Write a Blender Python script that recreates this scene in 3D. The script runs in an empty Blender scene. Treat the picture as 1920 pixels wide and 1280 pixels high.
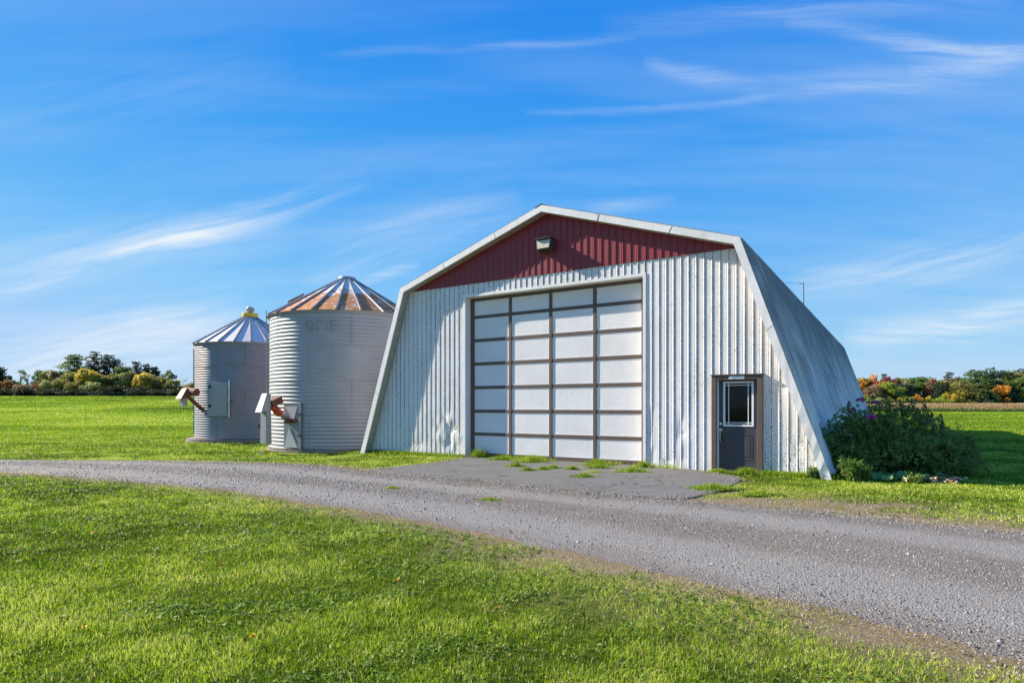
import bpy, math, random
import numpy as np
from mathutils import Vector, Matrix
D, C = bpy.data, bpy.context
scene = C.scene
COL = scene.collection
R = math.radians
rng = np.random.default_rng(7)
random.seed(7)

# ------------------------------------------------------------------ camera
cd = D.cameras.new('camera'); cam = D.objects.new('camera', cd); COL.objects.link(cam)
cd.sensor_width = 36; cd.lens = 1130.75 / 1920 * 36
cd.shift_y = 121.0 / 1920
cd.clip_start = 0.05; cd.clip_end = 9000
cam.location = (0, 0, 1.5); cam.rotation_euler = (R(90), 0, 0)
scene.camera = cam

# ------------------------------------------------------------------ light
SUN_AZ = Vector((-0.939, 0.345, 0)).normalized(); SUN_EL = R(31.4)
sun_dir = Vector((SUN_AZ.x * math.cos(SUN_EL), SUN_AZ.y * math.cos(SUN_EL), math.sin(SUN_EL)))
ld = D.lights.new('sun', 'SUN'); ld.energy = 5.0; ld.angle = R(0.53); ld.color = (1, 0.92, 0.79)
sun = D.objects.new('sun', ld); COL.objects.link(sun)
sun.rotation_euler = sun_dir.to_track_quat('Z', 'Y').to_euler()
scene.view_settings.view_transform = 'Standard'; scene.view_settings.look = 'None'
scene.view_settings.exposure = 1.05; scene.view_settings.gamma = 1
scene.render.film_transparent = False

# ------------------------------------------------------------------ node helpers
class G:
    def __init__(s, nt): s.nt = nt; s.L = nt.links.new
    def n(s, typ, ins=None, **kw):
        nd = s.nt.nodes.new(typ)
        for k, v in kw.items(): setattr(nd, k, v)
        for k, v in (ins or {}).items():
            sk = nd.inputs[k]
            if isinstance(v, bpy.types.NodeSocket): s.L(v, sk)
            else: sk.default_value = v
        return nd
    def m(s, op, a, b=0.0, c=0.0, clamp=False):
        nd = s.n('ShaderNodeMath', {0: a, 1: b, 2: c}, operation=op); nd.use_clamp = clamp
        return nd.outputs[0]
    def mix(s, f, a, b, bt='MIX'):
        nd = s.nt.nodes.new('ShaderNodeMix'); nd.data_type = 'RGBA'; nd.blend_type = bt
        for i, v in ((0, f), (6, a), (7, b)):
            if isinstance(v, bpy.types.NodeSocket): s.L(v, nd.inputs[i])
            else: nd.inputs[i].default_value = v if i == 0 else (tuple(v) + (1,))[:4]
        return nd.outputs[2]
    def ramp(s, f, pts):
        nd = s.n('ShaderNodeValToRGB', {0: f}); e = nd.color_ramp.elements
        while len(e) < len(pts): e.new(0.5)
        for i, (p, c) in enumerate(pts):
            e[i].position = p
            e[i].color = (c, c, c, 1) if isinstance(c, (int, float)) else (tuple(c) + (1,))[:4]
        return nd.outputs[0]
    def noise(s, vec, scale, detail=3, rough=0.55, dist=0.0):
        return s.n('ShaderNodeTexNoise', {'Vector': vec, 'Scale': scale, 'Detail': detail, 'Roughness': rough, 'Distortion': dist}).outputs[0]
    def map(s, vec, sc=(1, 1, 1), loc=(0, 0, 0), rot=(0, 0, 0)):
        return s.n('ShaderNodeMapping', {'Vector': vec, 'Scale': sc, 'Location': loc, 'Rotation': rot}).outputs[0]

def new_mat(name):
    m = D.materials.new(name); m.use_nodes = True; nt = m.node_tree
    for n in list(nt.nodes): nt.nodes.remove(n)
    g = G(nt); out = g.n('ShaderNodeOutputMaterial'); g.out = out
    g.obj = g.n('ShaderNodeTexCoord').outputs['Object']
    g.pos = g.n('ShaderNodeNewGeometry').outputs['Position']
    return m, g
def bsdf(g, col, rough=0.6, metal=0.0, bump=None, bstr=0.3, bdist=0.01, spec=0.5):
    b = g.n('ShaderNodeBsdfPrincipled')
    for k, v in (('Base Color', col), ('Roughness', rough), ('Metallic', metal), ('Specular IOR Level', spec)):
        if isinstance(v, bpy.types.NodeSocket): g.L(v, b.inputs[k])
        else: b.inputs[k].default_value = (tuple(v) + (1,))[:4] if k == 'Base Color' else v
    if bump is not None:
        bn = g.n('ShaderNodeBump', {'Height': bump, 'Strength': bstr, 'Distance': bdist})
        g.L(bn.outputs[0], b.inputs['Normal'])
    g.L(b.outputs[0], g.out.inputs[0])
    return b

# ------------------------------------------------------------------ world: nishita sky with cirrus
w = D.worlds.new('World'); scene.world = w; w.use_nodes = True
nt = w.node_tree
for n in list(nt.nodes): nt.nodes.remove(n)
g = G(nt)
sky = g.n('ShaderNodeTexSky', sky_type='NISHITA')
sky.sun_disc = False; sky.sun_elevation = SUN_EL; sky.sun_rotation = math.atan2(SUN_AZ.x, SUN_AZ.y)
sky.altitude = 100; sky.air_density = 1.0; sky.dust_density = 0.1; sky.ozone_density = 2.0
SKY_SAT, SKY_VAL = 1.28, 1.0
# per-channel grade of the physical sky (polarised, deep blue overhead)
sc_ = g.n('ShaderNodeSeparateColor', {0: sky.outputs[0]}).outputs
KX = 0.14; BG = 0.085; S = BG * 2 ** 1.05
r_ = g.m('MINIMUM', g.m('MULTIPLY', g.m('POWER', g.m('MULTIPLY', sc_[0], KX), 1.8), 1.0 / S), .60 / S)
g_ = g.m('MINIMUM', g.m('MULTIPLY', g.m('POWER', g.m('MULTIPLY', sc_[1], KX), .92), .98 / S), .78 / S)
b_ = g.m('MULTIPLY', g.m('POWER', g.m('MULTIPLY', sc_[2], KX), .3), 1.0 / S)
skyc = g.n('ShaderNodeCombineColor', {0: r_, 1: g_, 2: b_}).outputs[0]
tc = g.n('ShaderNodeTexCoord').outputs['Generated']
sp = g.n('ShaderNodeSeparateXYZ', {0: tc})
X, Y, Z = sp.outputs
elev = g.ramp(Z, [(0.0, (.50, .70, .88)), (.06, (.40, .64, .90)), (.15, (.26, .55, .93)), (.24, (.145, .455, .93)), (.40, (.050, .335, .90)), (.60, (.014, .225, .83))])
elev = g.mix(1.0, elev, (1 / S,) * 3, 'MULTIPLY')
skyc = g.mix(.78, skyc, elev)
front = g.m('GREATER_THAN', Y, 0.12)
Ys = g.m('MAXIMUM', Y, 0.12)
U0 = g.m('DIVIDE', X, Ys); V0 = g.m('DIVIDE', Z, Ys)
uv0 = g.n('ShaderNodeCombineXYZ', {0: U0, 1: V0}).outputs[0]
warp = g.noise(uv0, 2.2, 2); warp2 = g.noise(g.map(uv0, (7, 22, 1), (3, 1, 0)), 1.0, 4)
wa = g.m('MULTIPLY_ADD', warp, 0.055, -0.0275); wb = g.m('MULTIPLY_ADD', warp2, 0.022, -0.011)
U = U0; V = g.m('ADD', g.m('ADD', V0, wa), wb)
def pu(x, y): return ((x - 960) / 1131, (761 - y) / 1131)
total = None
def fibres(ang, seed):
    v_ = g.map(uv0, (1, 1, 1), (0, 0, 0), (0, 0, R(-ang)))
    return g.m('MULTIPLY_ADD', g.noise(g.map(g.n('ShaderNodeVectorMath', {0: v_, 1: g.n('ShaderNodeCombineXYZ', {0: wa, 1: g.m('MULTIPLY', wa, 1.4)}).outputs[0]}, operation='ADD').outputs[0], (3.0, 46, 1), (seed, 0, 0)), 1.0, 6, .66), 2.9, -0.92, clamp=True)
FIB = [fibres(14, 0), fibres(0, 4)]
for k, (x0, y0, x1, y1, wd, amp) in enumerate([
        (-60, 560, 700, 330, 13, .66), (-80, 500, 560, 420, 30, .40), (560, 520, 980, 370, 34, .30),
        (-60, 690, 470, 600, 34, 1.0), (600, 104, 1200, 72, 5, .22), (1205, 118, 1440, 172, 9, .34),
        (1380, 172, 1960, 140, 17, .26), (1470, 48, 1800, 95, 10, .30), (1660, 100, 1960, 96, 8, .5), (1700, 135, 1960, 100, 14, .3),
        (980, 215, 1560, 180, 5, .22), (1480, 535, 1990, 455, 22, .6), (1580, 635, 1990, 575, 18, .95),
        (650, 530, 790, 500, 5, .5), (1090, 398, 1270, 375, 8, .30), (1120, 50, 1900, 5, 16, .22), (-60, 250, 560, 120, 40, .10)]):
    (a, b), (c_, d_) = pu(x0, y0), pu(x1, y1)
    L = math.hypot(c_ - a, d_ - b); ux, uy = (c_ - a) / L, (d_ - b) / L
    du = g.m('SUBTRACT', U, a); dv = g.m('SUBTRACT', V, b)
    t = g.m('DIVIDE', g.m('ADD', g.m('MULTIPLY', du, ux), g.m('MULTIPLY', dv, uy)), L)
    q = g.m('DIVIDE', g.m('SUBTRACT', g.m('MULTIPLY', dv, ux), g.m('MULTIPLY', du, uy)), wd / 1131)
    env = g.m('EXPONENT', g.m('MULTIPLY', g.m('MULTIPLY', q, q), -0.5))
    tt = g.m('MULTIPLY', g.m('MULTIPLY', t, g.m('SUBTRACT', 1.0, t)), 4.0, clamp=True)
    tt = g.m('POWER', tt, 0.7)
    st = FIB[0 if y0 - y1 > 60 else 1]
    val = g.m('MULTIPLY', g.m('MULTIPLY', env, tt), g.m('MULTIPLY', st, amp))
    total = val if total is None else g.m('ADD', total, val)
# broad faint veil of streaks anywhere in the sky
pz = g.m('ADD', g.m('MAXIMUM', Z, 0.0), 0.12)
pl = g.n('ShaderNodeCombineXYZ', {0: g.m('DIVIDE', X, pz), 1: g.m('DIVIDE', Y, pz)}).outputs[0]
veil = g.noise(g.map(pl, (0.45, 2.4, 1), (0, 0, 0), (0, 0, R(-14))), 1.0, 4, .6, .3)
veil = g.m('MULTIPLY', g.ramp(veil, [(.42, 0), (.8, 1)]), 0.20)
total = g.m('ADD', g.m('MULTIPLY', total, front), veil, clamp=True)
hz = g.m('GREATER_THAN', Z, 0.0); total = g.m('MULTIPLY', total, hz)
final = g.mix(total, skyc, (.80 / S, .89 / S, .97 / S))
bg = g.n('ShaderNodeBackground', {'Color': final, 'Strength': BG})
g.L(bg.outputs[0], g.n('ShaderNodeOutputWorld').inputs[0])

# ------------------------------------------------------------------ object helpers
def tag(o, label=None, cat=None, group=None, kind=None):
    if label: o['label'] = label
    if cat: o['category'] = cat
    if group: o['group'] = group
    if kind: o['kind'] = kind
    return o
def thing(name, label, cat, loc=(0, 0, 0), rz=0.0, group=None):
    o = D.objects.new(name, None); COL.objects.link(o); o.empty_display_size = 0.3
    o.location = loc; o.rotation_euler = (0, 0, rz)
    return tag(o, label, cat, group)
def np_obj(name, V, F, mat, parent=None, attr=None, smooth=False):
    """uniform-size faces from numpy arrays"""
    V = np.asarray(V, dtype=np.float32).reshape(-1, 3); F = np.asarray(F, dtype=np.int32)
    me = D.meshes.new(name); k = F.shape[1]
    me.vertices.add(len(V)); me.vertices.foreach_set('co', V.ravel())
    me.loops.add(F.size); me.loops.foreach_set('vertex_index', F.ravel())
    me.polygons.add(len(F)); me.polygons.foreach_set('loop_start', np.arange(0, F.size, k, dtype=np.int32))
    me.polygons.foreach_set('loop_total', np.full(len(F), k, dtype=np.int32))
    if smooth: me.polygons.foreach_set('use_smooth', np.ones(len(F), dtype=bool))
    if attr is not None:
        a = me.attributes.new('tone', 'FLOAT', 'POINT'); a.data.foreach_set('value', np.asarray(attr, dtype=np.float32))
    me.update(); me.validate()
    me.materials.append(mat)
    o = D.objects.new(name, me); COL.objects.link(o)
    if parent: o.parent = parent
    return o
class MB:
    def __init__(s): s.v = []; s.f = []
    def add(s, vs, fs):
        b = len(s.v); s.v += [tuple(v) for v in vs]; s.f += [tuple(i + b for i in f) for f in fs]; return s
    def box(s, x0, x1, y0, y1, z0, z1, M=None):
        vs = [Vector((x, y, z)) for z in (z0, z1) for y in (y0, y1) for x in (x0, x1)]
        if M is not None: vs = [M @ v for v in vs]
        return s.add(vs, [(0, 2, 3, 1), (4, 5, 7, 6), (0, 1, 5, 4), (2, 6, 7, 3), (0, 4, 6, 2), (1, 3, 7, 5)])
    def hexa(s, bot, top):
        n = len(bot)
        return s.add(list(bot) + list(top), [tuple(range(n))[::-1], tuple(range(n, 2 * n))] + [(i, (i + 1) % n, n + (i + 1) % n, n + i) for i in range(n)])
    def tube(s, p0, p1, r0, r1=None, n=12, cap=True):
        p0, p1 = Vector(p0), Vector(p1); r1 = r0 if r1 is None else r1
        d = (p1 - p0).normalized(); a = d.orthogonal().normalized(); b = d.cross(a)
        vs = [p + (a * math.cos(2 * math.pi * i / n) + b * math.sin(2 * math.pi * i / n)) * r for p, r in ((p0, r0), (p1, r1)) for i in range(n)]
        fs = [(i, (i + 1) % n, n + (i + 1) % n, n + i) for i in range(n)]
        if cap: fs += [tuple(range(n))[::-1], tuple(range(n, 2 * n))]
        return s.add(vs, fs)
    def path(s, pts, rad, n=8):
        for i in range(len(pts) - 1):
            r0 = rad[i] if isinstance(rad, (list, tuple)) else rad; r1 = rad[i + 1] if isinstance(rad, (list, tuple)) else rad
            s.tube(pts[i], pts[i + 1], r0, r1, n)
        return s
    def lathe(s, prof, n=48, c=(0, 0, 0)):
        vs = [(c[0] + r * math.cos(2 * math.pi * i / n), c[1] + r * math.sin(2 * math.pi * i / n), c[2] + z) for r, z in prof for i in range(n)]
        fs = [(j * n + i, j * n + (i + 1) % n, (j + 1) * n + (i + 1) % n, (j + 1) * n + i) for j in range(len(prof) - 1) for i in range(n)]
        return s.add(vs, fs)
    def obj(s, name, mat, parent=None, smooth=False, bevel=0.0, bseg=2):
        me = D.meshes.new(name); me.from_pydata([tuple(v) for v in s.v], [], s.f); me.update()
        if smooth: me.polygons.foreach_set('use_smooth', [True] * len(me.polygons))
        me.materials.append(mat)
        o = D.objects.new(name, me); COL.objects.link(o)
        if parent: o.parent = parent
        if bevel:
            bm = o.modifiers.new('bevel', 'BEVEL'); bm.width = bevel; bm.segments = bseg; bm.limit_method = 'ANGLE'
        return o
def lattice(seed, n=64):
    return np.random.default_rng(seed).random((n, n))
_lat = {}
def vnoise(x, y, scale, seed=0):
    if seed not in _lat: _lat[seed] = lattice(seed)
    A = _lat[seed]; n = A.shape[0]
    x = np.asarray(x) * scale + 1000; y = np.asarray(y) * scale + 1000
    xi = np.floor(x).astype(int); yi = np.floor(y).astype(int); fx = x - xi; fy = y - yi
    fx = fx * fx * (3 - 2 * fx); fy = fy * fy * (3 - 2 * fy)
    a = A[xi % n, yi % n]; b = A[(xi + 1) % n, yi % n]; c = A[xi % n, (yi + 1) % n]; d = A[(xi + 1) % n, (yi + 1) % n]
    return (a * (1 - fx) + b * fx) * (1 - fy) + (c * (1 - fx) + d * fx) * fy
def fbm(x, y, scale, seed=0, o=4):
    r = 0; am = .5; tot = 0
    for i in range(o):
        r = r + am * vnoise(x, y, scale * 2 ** i, seed + i); tot += am; am *= .55
    return r / tot
def sm(x): x = np.clip(x, 0, 1); return x * x * (3 - 2 * x)

# ------------------------------------------------------------------ terrain
def gz(x, y):
    x = np.asarray(x, dtype=float); y = np.asarray(y, dtype=float)
    dip = -0.2 * sm((-x - 4.0) / 3) * sm((y - 15.5) / 4)
    u = x / np.maximum(np.abs(y), 1.0)
    side = sm((-u - 0.12) / 0.3) * (y > 0)
    k = np.clip((y - 42) / 133, 0, None)
    rise = np.where(k < 1, 5.0 * k ** 1.35, 5.0 + 0.6 * (1 - np.exp(-(k - 1))))
    return dip + side * rise
def gzf(x, y): return float(gz(x, y))
XS = np.concatenate([-np.geomspace(3000, 24, 42), np.arange(-23.5, 24, .5), np.geomspace(24, 3000, 42)])
YS = np.concatenate([-np.geomspace(300, 6, 10), np.arange(-5.5, 40, .5), np.geomspace(40.5, 4500, 60)])
GX, GY = np.meshgrid(XS, YS, indexing='ij'); GZ = gz(GX, GY)
nx, ny = GX.shape
idx = np.arange(nx * ny).reshape(nx, ny)
GF = np.stack([idx[:-1, :-1], idx[1:, :-1], idx[1:, 1:], idx[:-1, 1:]], -1).reshape(-1, 4)

# outlines on the ground, in metres
ROAD_LOW = [(-60, 24.5), (-24, 17.6), (-15.5, 14.9), (-11.42, 13.45), (-9.4, 12.65), (-7.29, 11.69), (-5.34, 10.8), (-3.42, 9.37), (-1.9, 8.27), (-1.01, 7.4), (0.22, 6.35), (0.92, 5.63), (1.49, 5.0), (1.89, 4.55), (2.39, 4.08), (2.7, 3.69), (2.95, 3.3), (3.6, 2.2), (4.6, 0.5), (6.5, -3)]
ROAD_UP = [(-60, 29.5), (-24, 20.4), (-15.14, 17.84), (-9.38, 16.78), (-6.87, 15.99), (-4.86, 15.27), (-3.45, 14.12), (-2.21, 12.84), (-0.75, 12.12), (0.72, 10.97), (1.94, 10.05), (2.72, 9.62), (3.53, 9.2), (4.26, 8.75), (4.93, 8.3), (5.49, 7.75), (6.2, 7.1), (7.6, 5.6), (9.6, 3.0), (12.5, -3)]
TH = R(32.666); ca, sa = math.cos(TH), math.sin(TH)
def L2W(t, r): return (t * ca + r * sa, 16.72 - t * sa + r * ca)
PAD = [(-3.45, 14.05), (-2.6, 14.9), (-1.55, 16.75), L2W(-1.60, 0.0), L2W(-1.60, 0.42), L2W(3.79, 0.42), L2W(3.79, 0.02), L2W(5.1, 0.02), (4.75, 12.6), (4.55, 11.94), (3.6, 10.5), (2.72, 9.55), (1.94, 9.98), (0.72, 10.9), (-0.75, 12.05), (-2.21, 12.78)]
def resample(P, step):
    out = []
    for (a, b) in zip(P[:-1], P[1:]):
        L = math.hypot(b[0] - a[0], b[1] - a[1]); n = max(1, int(L / step))
        for i in range(n): out.append((a[0] + (b[0] - a[0]) * i / n, a[1] + (b[1] - a[1]) * i / n))
    out.append(P[-1]); return np.array(out)
def smooth_line(P, k):
    P = P.copy()
    for _ in range(k): P[1:-1] = (P[:-2] + 2 * P[1:-1] + P[2:]) / 4
    return P
def inside(px, py, poly):
    px = np.asarray(px); py = np.asarray(py); r = np.zeros(px.shape, bool); n = len(poly)
    for i in range(n):
        x0, y0 = poly[i]; x1, y1 = poly[(i + 1) % n]
        if y0 == y1: continue
        c = ((y0 > py) != (y1 > py)) & (px < (x1 - x0) * (py - y0) / (y1 - y0) + x0)
        r ^= c
    return r
def dist_line(px, py, P):
    d = np.full(np.shape(px), 1e9)
    for (x0, y0), (x1, y1) in zip(P[:-1], P[1:]):
        vx, vy = x1 - x0, y1 - y0; L2 = vx * vx + vy * vy + 1e-12
        t = np.clip(((px - x0) * vx + (py - y0) * vy) / L2, 0, 1)
        d = np.minimum(d, np.hypot(px - x0 - t * vx, py - y0 - t * vy))
    return d
low = smooth_line(resample(ROAD_LOW, .5), 3); up = smooth_line(resample(ROAD_UP, .5), 3)
ROADP = [tuple(p) for p in low] + [tuple(p) for p in up[::-1]]
BARN_FOOT = [L2W(-5.6, -.1), L2W(7.85, -.1), L2W(7.85, 29.9), L2W(-5.6, 29.9)]
BIG_C = (-6.67, 24.4); BIG_R = 2.93; SM_C = (-13.2, 30.4); SM_R = 2.48

def ground_colors(g):
    n1 = g.noise(g.map(g.pos, (.12, .5, 1)), 1.0, 4); n2 = g.noise(g.pos, 3.0, 5, .7); n3 = g.noise(g.pos, 45.0, 4, .7)
    a = g.mix(n1, (.065, .10, .008), (.115, .165, .012))
    a = g.mix(g.ramp(n2, [(.45, 0), (.75, 1)]), a, (.21, .25, .035))
    a = g.mix(g.ramp(n3, [(.35, 1), (.6, 0)]), a, (.05, .085, .008))
    return a, n3
m_ground, g = new_mat('ground_turf')
a, n3 = ground_colors(g)
# far field: even, brighter mown hay with faint tracks running across
spx = g.n('ShaderNodeSeparateXYZ', {0: g.pos})
far = g.ramp(g.m('DIVIDE', spx.outputs[1], 60.0), [(.25, 0), (.75, 1)])
st = g.noise(g.map(g.pos, (.012, .16, 1), (0, 0, 0), (0, 0, R(6))), 1.0, 6, .68)
gr = g.noise(g.map(g.pos, (3, 1.2, 1)), 4.0, 6, .8)
hay = g.mix(g.ramp(st, [(.35, 0), (.68, 1)]), (.12, .20, .007), (.19, .285, .012))
hay = g.mix(g.ramp(g.noise(g.map(g.pos, (.05, .07, 1)), 1.0, 5, .7), [(.45, 0), (.7, .7)]), hay, (.215, .27, .03))
hay = g.mix(g.ramp(gr, [(.38, .75), (.6, 0)]), hay, (.055, .10, .008))
hay = g.mix(g.m('MULTIPLY', g.ramp(n3, [(.35, 1), (.6, 0)]), .35), hay, (.08, .13, .010))
a = g.mix(far, a, hay)
# bare trodden earth next to road edges comes through as noise patches
soil = g.n('ShaderNodeAttribute', attribute_name='tone').outputs['Fac']
a = g.mix(soil, a, g.mix(g.noise(g.pos, 30, 4), (.15, .11, .07), (.36, .27, .17)))
bsdf(g, a, 1.0, bump=g.noise(g.pos, 60, 5, .7), bstr=.8, bdist=.03, spec=0.0)
def soil_mask(x, y):
    d = np.minimum(dist_line(x, y, low), dist_line(x, y, up))
    ins = inside(x, y, ROADP)
    k = np.where(ins, 1, np.exp(-(d / .35) ** 2))
    k = np.maximum(k, ((x > -1) & (y < 6.8)) * sm((1.3 - d) / 1.0) * .9)
    k = np.maximum(k, inside(x, y, PAD) * 1.0)
    verge = (x > 3) & (x < 7.5) & (y > 7.3) & (y < 12.2)
    k = np.maximum(k, verge * sm((2.0 - dist_line(x, y, up)) / 1.0) * .95)
    return k * np.clip(.4 + 1.1 * fbm(x, y, 1.3, 3), 0, 1)
near = (np.abs(GX) < 30) & (GY > -6) & (GY < 30)
tone = np.zeros(GX.shape); tone[near] = soil_mask(GX[near], GY[near])
o = np_obj('ground', np.stack([GX, GY, GZ], -1).reshape(-1, 3), GF, m_ground, attr=tone.ravel())
tag(o, kind='structure')

# gravel road -------------------------------------------------------
m_gravel, g = new_mat('crushed_gravel')
tl = g.n('ShaderNodeAttribute', attribute_name='tone').outputs['Fac']
v = g.n('ShaderNodeTexVoronoi', {'Vector': g.pos, 'Scale': 58.0}); v2 = g.n('ShaderNodeTexVoronoi', {'Vector': g.pos, 'Scale': 120.0})
c = g.ramp(g.n('ShaderNodeSeparateColor', {0: v.outputs['Color']}).outputs[0], [(0, (.12, .112, .105)), (.5, (.215, .203, .190)), (1, (.36, .345, .325))])
c2 = g.ramp(g.n('ShaderNodeSeparateColor', {0: v2.outputs['Color']}).outputs[1], [(0, (.14, .128, .118)), (1, (.29, .275, .258))])
nn = g.noise(g.pos, 2.0, 4); big = g.noise(g.map(g.pos, (.5, .9, 1)), .9, 4)
c = g.mix(g.ramp(nn, [(.4, 0), (.6, 1)]), c, c2)
tw = g.m('ADD', tl, g.m('MULTIPLY_ADD', g.noise(g.pos, .6, 3), .16, -.08))
trk = g.ramp(tw, [(.04, .2), (.14, 1), (.30, .9), (.40, 0), (.56, 0), (.64, .9), (.76, .9), (.86, .1)])
c = g.mix(1.0, c, (.86, .82, .77), 'MULTIPLY')
c = g.mix(g.m('MULTIPLY', trk, .75), c, (.27, .252, .23))
c = g.mix(g.m('MULTIPLY', g.m('SUBTRACT', 1.0, trk), g.m('MULTIPLY', g.ramp(big, [(.36, 0), (.58, 1)]), .6)), c, (.15, .112, .085))
c = g.mix(g.m('MULTIPLY', g.ramp(g.noise(g.pos, .35, 4, .7), [(.52, 0), (.68, 1)]), .4), c, (.27, .225, .18))
sx = g.n('ShaderNodeSeparateXYZ', {0: g.pos})
dry = g.m('MULTIPLY', g.ramp(g.m('MULTIPLY_ADD', sx.outputs[0], -.1, 0.0), [(.62, 0), (.95, 1)]), g.ramp(g.noise(g.map(g.pos, (.6, 3.2, 1), (0, 0, 0), (0, 0, R(-12))), 1.0, 4), [(.50, 0), (.62, .8)]))
c = g.mix(dry, c, (.40, .29, .17))
bsdf(g, c, .92, bump=g.m('ADD', g.m('MULTIPLY', v.outputs['Distance'], -1.0), g.m('MULTIPLY', v2.outputs['Distance'], -.4)), bstr=.9, bdist=.012, spec=.2)
def strip_mesh(name, A, B, n, mat, lift, rough):
    """sheet between two equally sampled ragged lines"""
    m = 900
    def rs(P):
        s = np.concatenate([[0], np.cumsum(np.hypot(*np.diff(P, axis=0).T))]); q = np.linspace(0, s[-1], m)
        return np.stack([np.interp(q, s, P[:, 0]), np.interp(q, s, P[:, 1])], -1)
    A, B = rs(A), rs(B); i = np.arange(m)
    ra = (fbm(A[:, 0], A[:, 1], 1.7, 21) - .5) * rough + (fbm(A[:, 0], A[:, 1], 9, 25) - .5) * rough * .5
    rb = (fbm(B[:, 0], B[:, 1], 1.7, 31) - .5) * rough + (fbm(B[:, 0], B[:, 1], 9, 35) - .5) * rough * .5
    d = B - A; L = np.hypot(d[:, 0], d[:, 1])[:, None]; d = d / L
    A2 = A + d * ra[:, None]; B2 = B + d * rb[:, None]
    t = np.linspace(0, 1, n)[None, :, None]
    P = A2[:, None] * (1 - t) + B2[:, None] * t
    z = gz(P[..., 0], P[..., 1]) + lift - .045 * (np.abs(t[..., 0] * 2 - 1) ** 8)
    V = np.concatenate([P, z[..., None]], -1).reshape(-1, 3); ix = np.arange(m * n).reshape(m, n)
    F = np.stack([ix[:-1, :-1], ix[1:, :-1], ix[1:, 1:], ix[:-1, 1:]], -1).reshape(-1, 4)[:, ::-1]
    return np_obj(name, V, F, mat, attr=np.repeat(np.linspace(0, 1, n)[None], m, 0).ravel())
tag(strip_mesh('gravel_road', low, up, 24, m_gravel, .022, .45), kind='structure')
# asphalt pad --------------------------------------------------------
m_asph, g = new_mat('old_asphalt')
n1 = g.noise(g.pos, 160, 3, .8); n2 = g.noise(g.pos, 1.3, 5, .6)
c = g.mix(n2, (.085, .080, .076), (.155, .147, .138))
c = g.mix(g.ramp(n1, [(.52, 0), (.64, 1)]), c, (.29, .275, .255))
c = g.mix(g.ramp(g.noise(g.pos, 90, 3, .8), [(.56, 0), (.66, .8)]), c, (.045, .043, .04))
c = g.mix(g.ramp(g.noise(g.map(g.pos, (.5, 2.5, 1), (4, 0, 0), (0, 0, R(-30))), 1, 4), [(.55, 0), (.75, .7)]), c, (.21, .19, .17))
cr = g.n('ShaderNodeTexVoronoi', {'Vector': g.n('ShaderNodeVectorMath', {0: g.pos, 1: g.n('ShaderNodeTexNoise', {'Vector': g.pos, 'Scale': 2.0}).outputs[1]}, operation='ADD').outputs[0], 'Scale': .55}, feature='DISTANCE_TO_EDGE')
c = g.mix(g.ramp(cr.outputs[0], [(.004, .9), (.010, 0)]), c, (.045, .043, .04))
c = g.mix(g.ramp(g.noise(g.pos, .9, 5, .7), [(.60, 0), (.72, .6)]), c, (.055, .052, .05))
bsdf(g, c, .85, bump=n1, bstr=.5, bdist=.004, spec=.25)
P = smooth_line(resample(PAD + [PAD[0]], .25), 1)[:-1]
P = P + np.stack([(fbm(P[:, 0], P[:, 1], 3, 41) - .5), (fbm(P[:, 0], P[:, 1], 3, 45) - .5)], -1) * .16
me = D.meshes.new('asphalt_pad'); n = len(P)
ctr_ = P.mean(0); Pi = ctr_ + (P - ctr_) * .985; Pm = ctr_ + (P - ctr_) * .994
me.from_pydata([(x, y, gzf(x, y) + .031) for x, y in Pi] + [(x, y, gzf(x, y) + .024) for x, y in Pm] + [(x, y, gzf(x, y) - .01) for x, y in P], [], [tuple(range(n))] + [(k * n + i, (k + 1) * n + i, (k + 1) * n + (i + 1) % n, k * n + (i + 1) % n) for i in range(n) for k in (0, 1)])
me.materials.append(m_asph); o = D.objects.new('asphalt_pad', me); COL.objects.link(o); tag(o, kind='structure')
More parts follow.
